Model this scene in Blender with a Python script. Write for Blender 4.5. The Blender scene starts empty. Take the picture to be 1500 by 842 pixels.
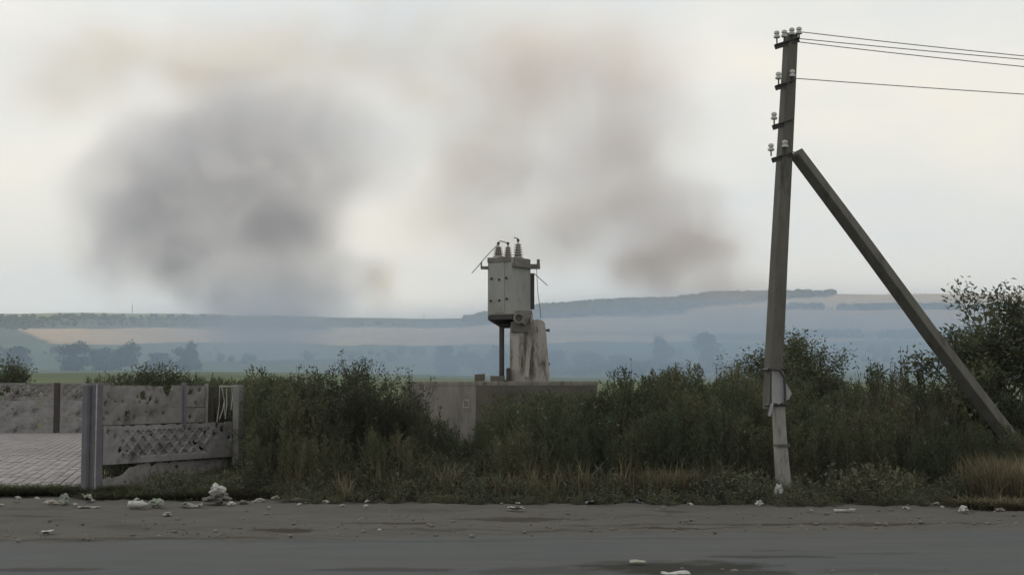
import bpy, bmesh, math, random
import numpy as np
from mathutils import Vector, Matrix, noise

random.seed(7)
RNG = np.random.default_rng(7)
SC = bpy.context.scene
COL = SC.collection

# ------------------------------------------------------------------ camera
F_PX, EYE = 2000.0, 2.05                 # focal length in photo pixels, eye height above the road
PITCH = math.atan(139.0 / F_PX)
cam = bpy.data.objects.new('camera', bpy.data.cameras.new('camera'))
COL.objects.link(cam)
cam.location = (0, 0, EYE)
cam.rotation_euler = (math.pi / 2 + PITCH, 0, 0)
cam.data.sensor_width = 36.0
cam.data.lens = 36.0 * F_PX / 1500.0
cam.data.clip_start = 0.1
cam.data.clip_end = 20000
SC.camera = cam

# ------------------------------------------------------------------ world: overcast daylight
SUN_EL, SUN_AZ = math.radians(38), math.radians(-52)      # azimuth from +Y towards +X
w = bpy.data.worlds.new('World'); SC.world = w; w.use_nodes = True
nt = w.node_tree; nt.nodes.clear()
def N(tree, typ, **kw):
    n = tree.nodes.new(typ)
    for k, v in kw.items(): setattr(n, k, v)
    return n
out = N(nt, 'ShaderNodeOutputWorld'); bg = N(nt, 'ShaderNodeBackground')
bg.inputs['Strength'].default_value = 0.10
sky = N(nt, 'ShaderNodeTexSky', sky_type='NISHITA')
sky.sun_disc = False; sky.sun_elevation = SUN_EL; sky.sun_rotation = SUN_AZ
sky.air_density = 1.0; sky.dust_density = 2.0
tc = N(nt, 'ShaderNodeTexCoord')
mp = N(nt, 'ShaderNodeMapping'); mp.inputs['Scale'].default_value = (1.6, 1.6, 4.5)
mp.inputs['Location'].default_value = (0.35, 0.1, 0.2)
nt.links.new(tc.outputs['Generated'], mp.inputs['Vector'])
nz = N(nt, 'ShaderNodeTexNoise'); nz.inputs['Scale'].default_value = 1.8; nz.inputs['Detail'].default_value = 7
nz.inputs['Roughness'].default_value = 0.5
nt.links.new(mp.outputs['Vector'], nz.inputs['Vector'])
cr = N(nt, 'ShaderNodeValToRGB')          # cloud deck brightness
cr.color_ramp.elements[0].position = 0.32; cr.color_ramp.elements[0].color = (0.74, 0.78, 0.79, 1)
cr.color_ramp.elements[1].position = 0.62; cr.color_ramp.elements[1].color = (0.97, 0.91, 0.79, 1)
nt.links.new(nz.outputs['Fac'], cr.inputs['Fac'])
mul = N(nt, 'ShaderNodeMix', data_type='RGBA', blend_type='MULTIPLY')
mul.inputs['Factor'].default_value = 1.0
nt.links.new(cr.outputs['Color'], mul.inputs[6]); mul.inputs[7].default_value = (10.3, 10.3, 10.3, 1)
mx = N(nt, 'ShaderNodeMix', data_type='RGBA')
mx.inputs['Factor'].default_value = 0.93
nt.links.new(sky.outputs['Color'], mx.inputs[6]); nt.links.new(mul.outputs[2], mx.inputs[7])
nt.links.new(mx.outputs[2], bg.inputs['Color']); nt.links.new(bg.outputs[0], out.inputs['Surface'])

sun = bpy.data.objects.new('sun', bpy.data.lights.new('sun', 'SUN'))
COL.objects.link(sun)
sun.data.energy = 0.6; sun.data.angle = math.radians(20); sun.data.color = (1.0, 0.94, 0.86)
sd = Vector((math.sin(SUN_AZ) * math.cos(SUN_EL), math.cos(SUN_AZ) * math.cos(SUN_EL), math.sin(SUN_EL)))
sun.rotation_euler = sd.to_track_quat('Z', 'Y').to_euler()
sun.location = (-60, 40, 80)

SC.view_settings.view_transform = 'Standard'; SC.view_settings.look = 'None'
SC.view_settings.exposure = 0.08; SC.view_settings.gamma = 1.0
SC.cycles.volume_bounces = 1; SC.cycles.max_bounces = 6; SC.cycles.diffuse_bounces = 3
SC.cycles.transparent_max_bounces = 16; SC.cycles.volume_max_steps = 256
SC.cycles.use_denoising = True

# ------------------------------------------------------------------ helpers
def P(u, v, D):
    """point at ground distance D (metres along +Y) seen at photo pixel (u, v)"""
    cp, sp = math.cos(PITCH), math.sin(PITCH)
    x, y = (u - 750.0) / F_PX, (421.0 - v) / F_PX
    d = Vector((x, cp - y * sp, sp + y * cp))
    d *= D / d.y
    return Vector((d.x, d.y, d.z + EYE))
def G(u, v, z=0.0):
    """point on the level z seen at pixel (u, v)"""
    cp, sp = math.cos(PITCH), math.sin(PITCH)
    x, y = (u - 750.0) / F_PX, (421.0 - v) / F_PX
    d = Vector((x, cp - y * sp, sp + y * cp))
    t = (z - EYE) / d.z
    return Vector((d.x * t, d.y * t, z))

def tag(o, label=None, cat=None, group=None, kind=None):
    for k, v in (('label', label), ('category', cat), ('group', group), ('kind', kind)):
        if v: o[k] = v
    return o
def empty(name, loc=(0, 0, 0), rz=0.0):
    o = bpy.data.objects.new(name, None); COL.objects.link(o)
    o.location = loc; o.rotation_euler = (0, 0, rz); o.empty_display_size = 0.2
    return o
def copy_tree(o, parent=None):
    c = o.copy(); COL.objects.link(c)
    if parent: c.parent = parent
    for ch in o.children: copy_tree(ch, c)
    return c

class MB:
    """collects polygons and links them as ONE mesh object"""
    def __init__(s): s.v = []; s.f = []; s.m = []; s.t = []
    def poly(s, pts, m=0, t=0.5):
        b = len(s.v); s.v += [tuple(p) for p in pts]; s.f.append(tuple(range(b, b + len(pts)))); s.m.append(m); s.t.append(t)
    def mesh(s, vs, fs, m=0, t=0.5):
        b = len(s.v); s.v += [tuple(p) for p in vs]
        for f in fs: s.f.append(tuple(b + i for i in f)); s.m.append(m); s.t.append(t)
    def box(s, c, size, rot=None, m=0, taper=1.0, jit=0.0):
        hx, hy, hz = size[0] / 2, size[1] / 2, size[2] / 2
        vs = []
        for z in (-hz, hz):
            k = taper if z > 0 else 1.0
            for x, y in ((-hx, -hy), (hx, -hy), (hx, hy), (-hx, hy)):
                p = Vector((x * k, y * k, z))
                if jit: p += Vector((random.uniform(-jit, jit), random.uniform(-jit, jit), random.uniform(-jit, jit)))
                if rot is not None: p = rot @ p
                vs.append(p + Vector(c))
        s.mesh(vs, [(3, 2, 1, 0), (4, 5, 6, 7), (0, 1, 5, 4), (1, 2, 6, 5), (2, 3, 7, 6), (3, 0, 4, 7)], m)
    def tube(s, pts, rads, n=6, m=0, cap=True, flat=1.0):
        pts = [Vector(p) for p in pts]; k0 = len(s.v); up = Vector((0.13, 0.21, 1)).normalized()
        vs = []
        for i, p in enumerate(pts):
            d = (pts[min(i + 1, len(pts) - 1)] - pts[max(i - 1, 0)]).normalized()
            a = d.cross(up)
            if a.length < 1e-3: a = d.cross(Vector((1, 0, 0)))
            a.normalize(); b = d.cross(a)
            r = rads[i] if isinstance(rads, (list, tuple)) else rads
            for j in range(n):
                an = 2 * math.pi * j / n
                vs.append(p + a * math.cos(an) * r + b * math.sin(an) * r * flat)
        fs = []
        for i in range(len(pts) - 1):
            for j in range(n):
                fs.append((i * n + j, i * n + (j + 1) % n, (i + 1) * n + (j + 1) % n, (i + 1) * n + j))
        if cap:
            fs.append(tuple(reversed(range(n)))); fs.append(tuple((len(pts) - 1) * n + j for j in range(n)))
        s.mesh(vs, fs, m)
    def lathe(s, prof, base=(0, 0, 0), axis=None, n=12, m=0):
        R = Vector((0, 0, 1)).rotation_difference(Vector(axis).normalized()).to_matrix() if axis is not None else Matrix.Identity(3)
        vs = [R @ Vector((r * math.cos(2 * math.pi * j / n), r * math.sin(2 * math.pi * j / n), h)) + Vector(base) for r, h in prof for j in range(n)]
        fs = [(i * n + j, i * n + (j + 1) % n, (i + 1) * n + (j + 1) % n, (i + 1) * n + j) for i in range(len(prof) - 1) for j in range(n)]
        fs.append(tuple(reversed(range(n)))); fs.append(tuple((len(prof) - 1) * n + j for j in range(n)))
        s.mesh(vs, fs, m)
    def build(s, name, mats, parent=None, smooth=False, bevel=0.0):
        me = bpy.data.meshes.new(name); me.from_pydata(s.v, [], s.f); me.validate(verbose=False)
        if not isinstance(mats, (list, tuple)): mats = [mats]
        for m_ in mats: me.materials.append(m_)
        if len(me.polygons) == len(s.m): me.polygons.foreach_set('material_index', s.m)
        if smooth: me.polygons.foreach_set('use_smooth', [True] * len(me.polygons))
        o = bpy.data.objects.new(name, me); COL.objects.link(o)
        if parent: o.parent = parent
        if bevel:
            b = o.modifiers.new('bevel', 'BEVEL'); b.width = bevel; b.segments = 2; b.limit_method = 'ANGLE'
        return o

def np_mesh(name, V, Fq, mats, mi=None, tint=None, parent=None, smooth=False):
    """fast mesh from numpy: V (n,3), Fq (m,3 or 4)"""
    me = bpy.data.meshes.new(name); k = Fq.shape[1]
    me.vertices.add(len(V)); me.vertices.foreach_set('co', V.astype(np.float32).ravel())
    me.loops.add(Fq.size); me.loops.foreach_set('vertex_index', Fq.astype(np.int32).ravel())
    me.polygons.add(len(Fq)); me.polygons.foreach_set('loop_start', np.arange(0, Fq.size, k, dtype=np.int32))
    if mi is not None: me.polygons.foreach_set('material_index', mi.astype(np.int32))
    if not isinstance(mats, (list, tuple)): mats = [mats]
    for m_ in mats: me.materials.append(m_)
    me.update(calc_edges=True)
    if smooth: me.polygons.foreach_set('use_smooth', np.ones(len(Fq), dtype=bool))
    if tint is not None:
        a = me.attributes.new('tint', 'FLOAT', 'POINT'); a.data.foreach_set('value', tint.astype(np.float32))
    o = bpy.data.objects.new(name, me); COL.objects.link(o)
    if parent: o.parent = parent
    return o

# ------------------------------------------------------------------ materials
def mat(name, c1, c2=None, scale=5.0, rough=0.85, bump=0.0, bscale=None, metallic=0.0, spec=0.3,
        c3=None, s3=1.0, t3=(0.55, 0.7), stretch=None, detail=6, coord='Object', tint=None, transl=0.0, f3=1.0, nrough=0.65):
    m = bpy.data.materials.new(name); m.use_nodes = True; t = m.node_tree; t.nodes.clear(); L = t.links.new
    o = N(t, 'ShaderNodeOutputMaterial'); p = N(t, 'ShaderNodeBsdfPrincipled')
    p.inputs['Roughness'].default_value = rough; p.inputs['Metallic'].default_value = metallic
    p.inputs['Specular IOR Level'].default_value = spec
    c = N(t, 'ShaderNodeTexCoord'); src = c.outputs[coord]
    if stretch:
        q = N(t, 'ShaderNodeMapping'); q.inputs['Scale'].default_value = stretch; L(src, q.inputs['Vector']); src = q.outputs[0]
    col = None
    if c2 is not None:
        n1 = N(t, 'ShaderNodeTexNoise'); n1.inputs['Scale'].default_value = scale; n1.inputs['Detail'].default_value = detail
        n1.inputs['Roughness'].default_value = nrough; L(src, n1.inputs['Vector'])
        mr = N(t, 'ShaderNodeMapRange'); mr.inputs[1].default_value = 0.33; mr.inputs[2].default_value = 0.67; L(n1.outputs['Fac'], mr.inputs[0])
        x = N(t, 'ShaderNodeMix', data_type='RGBA'); x.inputs[6].default_value = (*c1, 1); x.inputs[7].default_value = (*c2, 1)
        L(mr.outputs[0], x.inputs['Factor']); col = x.outputs[2]
    if c3 is not None:
        n2 = N(t, 'ShaderNodeTexNoise'); n2.inputs['Scale'].default_value = s3; n2.inputs['Detail'].default_value = 7
        n2.inputs['Roughness'].default_value = 0.7; L(src, n2.inputs['Vector'])
        mr = N(t, 'ShaderNodeMapRange'); mr.inputs[1].default_value = t3[0]; mr.inputs[2].default_value = t3[1]; mr.inputs[4].default_value = f3; L(n2.outputs['Fac'], mr.inputs[0])
        x = N(t, 'ShaderNodeMix', data_type='RGBA'); L(mr.outputs[0], x.inputs['Factor'])
        if col is None: x.inputs[6].default_value = (*c1, 1)
        else: L(col, x.inputs[6])
        x.inputs[7].default_value = (*c3, 1); col = x.outputs[2]
    if tint is not None:                      # per-plant natural colour variation
        a = N(t, 'ShaderNodeAttribute'); a.attribute_name = 'tint'
        x = N(t, 'ShaderNodeMix', data_type='RGBA'); L(a.outputs['Fac'], x.inputs['Factor'])
        if col is None: x.inputs[6].default_value = (*c1, 1)
        else: L(col, x.inputs[6])
        x.inputs[7].default_value = (*tint, 1); col = x.outputs[2]
    if col is None: p.inputs['Base Color'].default_value = (*c1, 1)
    else: L(col, p.inputs['Base Color'])
    if bump:
        nb = N(t, 'ShaderNodeTexNoise'); nb.inputs['Scale'].default_value = bscale or scale * 4; nb.inputs['Detail'].default_value = 8
        L(src, nb.inputs['Vector']); b = N(t, 'ShaderNodeBump'); b.inputs['Strength'].default_value = 0.8; b.inputs['Distance'].default_value = bump
        L(nb.outputs['Fac'], b.inputs['Height']); L(b.outputs[0], p.inputs['Normal'])
    if transl > 0:
        tr = N(t, 'ShaderNodeBsdfTranslucent'); s = N(t, 'ShaderNodeMixShader'); s.inputs[0].default_value = transl
        if col is None: tr.inputs['Color'].default_value = (*c1, 1)
        else: L(col, tr.inputs['Color'])
        L(p.outputs[0], s.inputs[1]); L(tr.outputs[0], s.inputs[2]); L(s.outputs[0], o.inputs['Surface'])
    else: L(p.outputs[0], o.inputs['Surface'])
    return m

# ------------------------------------------------------------------ terrain
def interp(x, xs, ys): return np.interp(x, xs, ys)
RIDGE_U = [-900, -200, 0, 180, 350, 600, 690, 740, 800, 900, 980, 1050, 1130, 1220, 1500, 1800, 2400]
RIDGE_V = [468, 462, 459, 458, 461, 467, 465, 458, 449, 443, 440, 433, 430, 430, 431, 436, 450]
D_S = [-80, 0, 62, 85, 120, 150, 200, 300, 400, 600, 800, 1100, 1400, 1700, 2000, 2300, 2600, 2800, 3200]
def prof(D):
    V_S = [560] * 3 + [589, 574, 566, 556, 550, 546, 538, 527, 512, 499, 488, 479, 472, 465]
    z = [0, 0, 0] + [EYE + (560 - v) / F_PX * d for v, d in zip(V_S[3:], D_S[3:17])] + [118, 85]
    return np.interp(D, D_S, z)
def terrain_z(x, y):
    x = np.asarray(x, float); y = np.asarray(y, float)
    u = 750 + F_PX * x / np.maximum(y, 20)
    rv = interp(u, RIDGE_U, RIDGE_V)
    base = prof(y)
    k = (EYE + (560 - rv) / F_PX * 2600) / prof(2600)
    s = np.clip((y - 700) / 1900, 0, 1); s = s * s * (3 - 2 * s)
    z = base * (1 + (k - 1) * s)
    z = z + np.clip((y - 70) / 200, 0, 1) * (0.6 * np.sin(x * 0.031 + y * 0.013) + 0.3 * np.sin(x * 0.011 - y * 0.037)) 
    return z
def tz(x, y): return float(terrain_z(x, y))

ys = np.concatenate([np.linspace(-80, 60, 57), np.geomspace(62, 3200, 260)])
ts = np.linspace(-1, 1, 381)
TX = np.array([ts * (70 + 0.85 * max(y, 0)) for y in ys]); TY = np.repeat(ys[:, None], len(ts), 1)
TZ = terrain_z(TX, TY)
near = np.clip((TY - 24) / 3, 0, 1) * np.clip((70 - TY) / 10, 0, 1)
TZ = TZ + near * 0.04 * np.sin(TX * 1.7 + TY) * np.sin(TY * 1.3) - 0.03
# field colours (crops, stubble, woodland floor): real-world albedo per vertex
UU = 750 + F_PX * TX / np.maximum(TY, 20)
wig = 8 * np.sin(UU * 0.013) + 5 * np.sin(UU * 0.041 + 1)
C_ = np.zeros(TX.shape + (3,))
C_[:] = (0.075, 0.085, 0.045)                                     # rough pasture
def setc(mask, c): C_[mask] = c
setc(TY < 60, (0.10, 0.088, 0.065))
setc((TY > 90) & (TY < 620), (0.085, 0.11, 0.055))                 # green meadow
setc((TY > 620) & (TY < 1000 + wig * 6), (0.075, 0.10, 0.05))
DD = TY + wig * 3
left = UU < 480; mid = (UU >= 480) & (UU < 1010); right = UU >= 1010
setc((DD > 1000) & (DD < 1290), (0.085, 0.12, 0.06))
setc(left & (DD > 1290) & (DD < 1820) & (UU > 25 + (1800 - DD) * 0.1), (0.52, 0.36, 0.20))      # stubble strip
setc(left & (DD > 1820), (0.06, 0.085, 0.05))
setc(left & (DD > 2440), (0.20, 0.25, 0.11))
setc(mid & (DD > 1250) & (DD < 2000), (0.54, 0.40, 0.23))
setc(mid & (DD > 1470) & (DD < 1560) & (UU > 700), (0.36, 0.24, 0.16))
setc(mid & (DD > 2000), (0.045, 0.065, 0.04))
setc(right & (DD > 1250) & (DD < 2600), (0.46, 0.33, 0.20))
setc(right & (DD > 1330) & (DD < 1480), (0.10, 0.12, 0.06))
setc(right & (DD > 2060), (0.46, 0.35, 0.225))
setc((UU > 1000) & (UU < 1225) & (DD > 2150 + (UU - 1000) * 1.5), (0.045, 0.065, 0.04))
idx = np.arange(TX.size).reshape(TX.shape)
FQ = np.stack([idx[:-1, :-1], idx[:-1, 1:], idx[1:, 1:], idx[1:, :-1]], -1).reshape(-1, 4)
gm = bpy.data.materials.new('ground'); gm.use_nodes = True; t = gm.node_tree; p = t.nodes['Principled BSDF']
p.inputs['Roughness'].default_value = 0.95; p.inputs['Specular IOR Level'].default_value = 0.1
at = N(t, 'ShaderNodeVertexColor'); at.layer_name = 'field'
tcn = N(t, 'ShaderNodeTexCoord')
n1 = N(t, 'ShaderNodeTexNoise'); n1.inputs['Scale'].default_value = 0.02; n1.inputs['Detail'].default_value = 12; n1.inputs['Roughness'].default_value = 0.7
t.links.new(tcn.outputs['Object'], n1.inputs['Vector'])
mr = N(t, 'ShaderNodeMapRange'); mr.inputs[1].default_value = 0.3; mr.inputs[2].default_value = 0.7; mr.inputs[3].default_value = 0.65; mr.inputs[4].default_value = 1.3
t.links.new(n1.outputs['Fac'], mr.inputs[0])
mm = N(t, 'ShaderNodeMix', data_type='RGBA', blend_type='MULTIPLY'); mm.inputs['Factor'].default_value = 1
t.links.new(at.outputs['Color'], mm.inputs[6]); t.links.new(mr.outputs[0], mm.inputs[7]); t.links.new(mm.outputs[2], p.inputs['Base Color'])
ground = np_mesh('ground', np.stack([TX, TY, TZ], -1).reshape(-1, 3), FQ, gm, smooth=True)
ca = ground.data.color_attributes.new('field', 'FLOAT_COLOR', 'POINT')
ca.data.foreach_set('color', np.concatenate([C_, np.ones(TX.shape + (1,))], -1).astype(np.float32).ravel())
tag(ground, kind='structure')
# ------------------------------------------------------------------ road, shoulder, yard
def edge_y(x):        # far edge of the asphalt
    return 18.55 + 0.105 * x + 0.10 * math.sin(x * 1.3) + 0.05 * math.sin(x * 3.7 + 1) + 0.12 * noise.noise(Vector((x * 1.1, 0, 0)))
def shoulder_y(x):    # where the weeds take over from bare dirt
    return 23.2 - 0.07 * x + 0.35 * noise.noise(Vector((x * 0.6, 3, 0)))
def strip(name, y0f, y1f, z, m, x0=-34, x1=34, nx=340, ny=26, zamp=0.0, side=0.0, paint=None, drop=0.0):
    xs = np.linspace(x0, x1, nx); V = np.zeros((nx, ny, 3))
    for i, x in enumerate(xs):
        a, b = y0f(x), y1f(x)
        for j in range(ny):
            y = a + (b - a) * j / (ny - 1)
            V[i, j] = (x, y, z + zamp * noise.noise(Vector((x * 1.3, y * 1.7, z * 50))) + zamp * .5 * noise.noise(Vector((x * 5, y * 6, 1))))
    V[:, 0, 2] -= side; V[:, -1, 2] -= side
    if drop:                              # broken edge sinks under the dirt
        for i in range(nx):
            e = V[i, -1, 1]; V[i, :, 2] -= drop * np.clip((V[i, :, 1] - e + .9) / .9, 0, 1)
    ix = np.arange(nx * ny).reshape(nx, ny)
    Q = np.stack([ix[:-1, :-1], ix[1:, :-1], ix[1:, 1:], ix[:-1, 1:]], -1).reshape(-1, 4)
    tt = None
    if paint is not None:
        tt = np.zeros(nx * ny)
        VV = V.reshape(-1, 3)
        for k in range(len(VV)):
            x, y = VV[k, 0], VV[k, 1]; s_ = 0
            for cx, cy, rx, ry, a in paint:
                d = math.hypot((x - cx) / rx, (y - cy) / ry)
                if d > 1.8: continue
                d += .45 * noise.noise(Vector((x * 2.2, y * 4, cx))) + .3 * noise.noise(Vector((x * 7, y * 13, cx)))
                s_ = max(s_, a * min(1, max(0, (1.15 - d) / .45)))
            tt[k] = s_
    return np_mesh(name, V.reshape(-1, 3), Q, m, tint=tt, smooth=True)
M = {}
M['asphalt'] = mat('asphalt', (0.060, 0.067, 0.071), (0.080, 0.088, 0.092), 1.2, rough=0.9, bump=0.008, bscale=38, spec=0.15,
                   c3=(0.092, 0.086, 0.077), s3=0.5, t3=(0.46, 0.64), stretch=(0.35, 1.6, 1), f3=0.4, tint=(0.020, 0.022, 0.018), detail=13, nrough=0.8)
M['dirt'] = mat('dirt', (0.072, 0.070, 0.066), (0.108, 0.105, 0.098), 1.6, rough=0.97, bump=0.02, bscale=9, spec=0.05,
                c3=(0.052, 0.049, 0.046), s3=0.8, t3=(0.55, 0.68), stretch=(0.3, 1.2, 1), f3=0.85, tint=(0.040, 0.034, 0.029), detail=13, nrough=0.78)
M['grit'] = mat('grit', (0.08, 0.08, 0.078), (0.14, 0.135, 0.125), 2.6, rough=0.95, bump=0.02, bscale=14, spec=0.1,
                c3=(0.05, 0.05, 0.047), s3=1.2, t3=(0.5, 0.66), stretch=(0.4, 1.1, 1))
M['wet'] = mat('wet_dirt', (0.035, 0.033, 0.028), (0.055, 0.05, 0.042), 2.0, rough=0.5, spec=0.3)
M['puddle'] = mat('puddle_water', (0.016, 0.020, 0.016), rough=0.35, spec=0.15)
M['darkdirt'] = mat('dark_dirt', (0.075, 0.067, 0.058), (0.105, 0.094, 0.082), 3.0, rough=0.95, bump=0.02, bscale=12, spec=0.1)
def PT(u, v, rx, ry, a): q = G(u, v, 0.03); return (q.x, q.y, rx, ry, a)
d_paint = [PT(415, 776, .45, .26, 1), PT(760, 760, 1.0, .30, .8), PT(575, 765, .7, .12, .8), PT(640, 775, .9, .10, .6), PT(990, 772, 1.2, .12, .9), PT(1170, 766, 1.9, .09, .9), PT(890, 768, .9, .14, .6), PT(250, 788, 1.8, .14, .6),
           PT(985, 747, .35, .12, .7), PT(770, 776, .8, .14, .7), PT(1350, 765, 1.6, .09, .6), PT(60, 790, 1.2, .14, .6), PT(30, 755, .7, .12, .6), PT(120, 760, .5, .1, .4)]
r_paint = [PT(985, 833, 1.15, .55, 1), PT(1120, 817, .85, .12, .7), PT(1155, 808, .45, .06, .6), PT(1290, 812, .5, .05, .4), PT(560, 836, .9, .14, .6), PT(60, 836, .8, .16, .6), PT(880, 790, 2.2, .10, .25), PT(560, 794, 2.0, .10, .35), PT(210, 786, 2.2, .15, .6),
           PT(800, 838, .9, .3, .45), PT(1300, 838, .9, .2, .3), PT(1060, 841, .7, .3, .8), PT(430, 790, 1.2, .10, .4)]
tag(strip('road', lambda x: -60, lambda x: 11.9, 0.045, M['asphalt'], ny=30, nx=80, zamp=0.004), kind='structure')
tag(strip('road', lambda x: 11.9, edge_y, 0.045, M['asphalt'], nx=900, ny=76, x0=-30, x1=30, zamp=0.008, side=0.02, paint=r_paint, drop=0.034), kind='structure')
tag(strip('dirt_shoulder', lambda x: edge_y(x) - 1.1, lambda x: shoulder_y(x) + 2.2, 0.022, M['dirt'], zamp=0.036, side=0.05, ny=70, nx=900, x0=-30, x1=30, paint=d_paint), kind='structure')
# paved yard on the left: slab base and block paving
M['yard'] = mat('yard_concrete', (0.10, 0.10, 0.10), (0.13, 0.13, 0.13), 2.0, rough=0.9, bump=0.004)
M['paver'] = mat('paving_block', (0.29, 0.28, 0.29), (0.22, 0.21, 0.22), 0.6, rough=0.88, bump=0.004, bscale=20, spec=0.2,
                 c3=(0.13, 0.12, 0.12), s3=1.3, t3=(0.58, 0.72), coord='Object')
yd = MB()
ya, yb = G(150, 722, 0), G(-700, 722, 0)
x0l, x1l = -30, -7.2
def paver_dir(y): return -0.237 * (y - 25.2)      # seams run away from the road, leaning left
yd.mesh([(x0l, 25.2, 0.03), (-7.75, 25.2, 0.03), (-7.75 + paver_dir(54.4) - 0.9, 54.4, 0.03), (-46, 54.4, 0.03)], [(0, 1, 2, 3)])
yard = yd.build('paved_yard', M['yard']); tag(yard, kind='structure')
pt = M['paver'].node_tree; pp = pt.nodes['Principled BSDF']; lk = pp.inputs['Base Color'].links[0].from_socket
oi = N(pt, 'ShaderNodeObjectInfo'); rm = N(pt, 'ShaderNodeMapRange'); rm.inputs[3].default_value = .72; rm.inputs[4].default_value = 1.08; pt.links.new(oi.outputs['Random'], rm.inputs[0])
mx2 = N(pt, 'ShaderNodeMix', data_type='RGBA', blend_type='MULTIPLY'); mx2.inputs['Factor'].default_value = 1; pt.links.new(lk, mx2.inputs[6]); pt.links.new(rm.outputs[0], mx2.inputs[7]); pt.links.new(mx2.outputs[2], pp.inputs['Base Color'])
bm_ = MB(); bm_.box((0, 0, 0), (0.186, 0.399, 0.05), taper=0.955)
pv0 = bm_.build('paving_block', M['paver'], yard); pv0.location = (0, 0, 0)
cells = []
rot_p = math.atan2(-1, 1 / 0.237) * -1
ex = Vector((-0.2306, 0.973, 0)); ey = Vector((0.973, 0.2306, 0))
org = Vector((-7.75, 25.3, 0))
for i in range(-60, 8):
    for j in range(-14, 78):
        p_ = org + ey * (i * 0.2) + ex * (j * 0.4 + (0.2 if i % 2 else 0))
        u = 750 + F_PX * p_.x / p_.y
        if p_.y < 25.35 or p_.y > 54.2 or u < -60 or p_.x > -7.85 - max(0, (p_.y - 25)) * 0.262: continue
        cells.append((p_.y, p_))
cells.sort(key=lambda c: c[0])
proto = pv0.data
rz_p = math.atan2(ex.y, ex.x) - math.pi / 2
vis = [c for c in cells if 750 + F_PX * c[1].x / c[1].y < 128]
rest_mb = MB()
first = True; cnt = 0
for yy, p_ in cells:
    u = 750 + F_PX * p_.x / p_.y
    dz = random.uniform(-0.006, 0.006); ti = (random.uniform(-.012, .012), random.uniform(-.012, .012))
    if -5 < u < 128 and cnt < 295:
        o = pv0 if first else pv0.copy()
        if not first: COL.objects.link(o)
        first = False; cnt += 1
        o.parent = yard; o.location = (p_.x, p_.y, 0.042 + dz); o.rotation_euler = (ti[0], ti[1], rz_p + random.uniform(-.01, .01))
    else:
        rest_mb.box((p_.x, p_.y, 0.042 + dz), (0.186, 0.399, 0.05), Matrix.Rotation(rz_p, 3, 'Z'), taper=0.94)
r_ = rest_mb.build('paving', M['paver'], yard); r_['kind'] = 'stuff'
# road kerb of the yard is lost in weeds; a few loose pieces show

# ------------------------------------------------------------------ concrete panel fences
M['fence'] = mat('fence_concrete', (0.235, 0.225, 0.225), (0.15, 0.145, 0.143), 2.2, rough=0.92, bump=0.006, bscale=30, spec=0.15,
                 c3=(0.065, 0.06, 0.052), s3=2.6, t3=(0.50, 0.70))
M['fence2'] = mat('fence_concrete_painted', (0.265, 0.258, 0.27), (0.175, 0.17, 0.178), 2.0, rough=0.9, bump=0.005, bscale=30, spec=0.15,
                  c3=(0.075, 0.07, 0.065), s3=2.2, t3=(0.52, 0.70))
M['post'] = mat('post_concrete', (0.13, 0.13, 0.15), (0.095, 0.095, 0.11), 3.0, rough=0.9, bump=0.004, bscale=30)
M['post_lit'] = mat('post_concrete_lit', (0.25, 0.25, 0.25), (0.17, 0.17, 0.165), 3.0, rough=0.9, bump=0.004, bscale=30)  # post concrete again, the light on the end post put into its colour
M['white'] = mat('white_paint', (0.38, 0.38, 0.38), (0.24, 0.24, 0.235), 6.0, rough=0.7)
M['rust'] = mat('rusty_steel', (0.060, 0.050, 0.045), (0.038, 0.034, 0.032), 8.0, rough=0.85, bump=0.002, spec=0.2)
M['darksteel'] = mat('dark_steel', (0.028, 0.028, 0.03), (0.05, 0.045, 0.042), 8.0, rough=0.6, bump=0.001)

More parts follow.
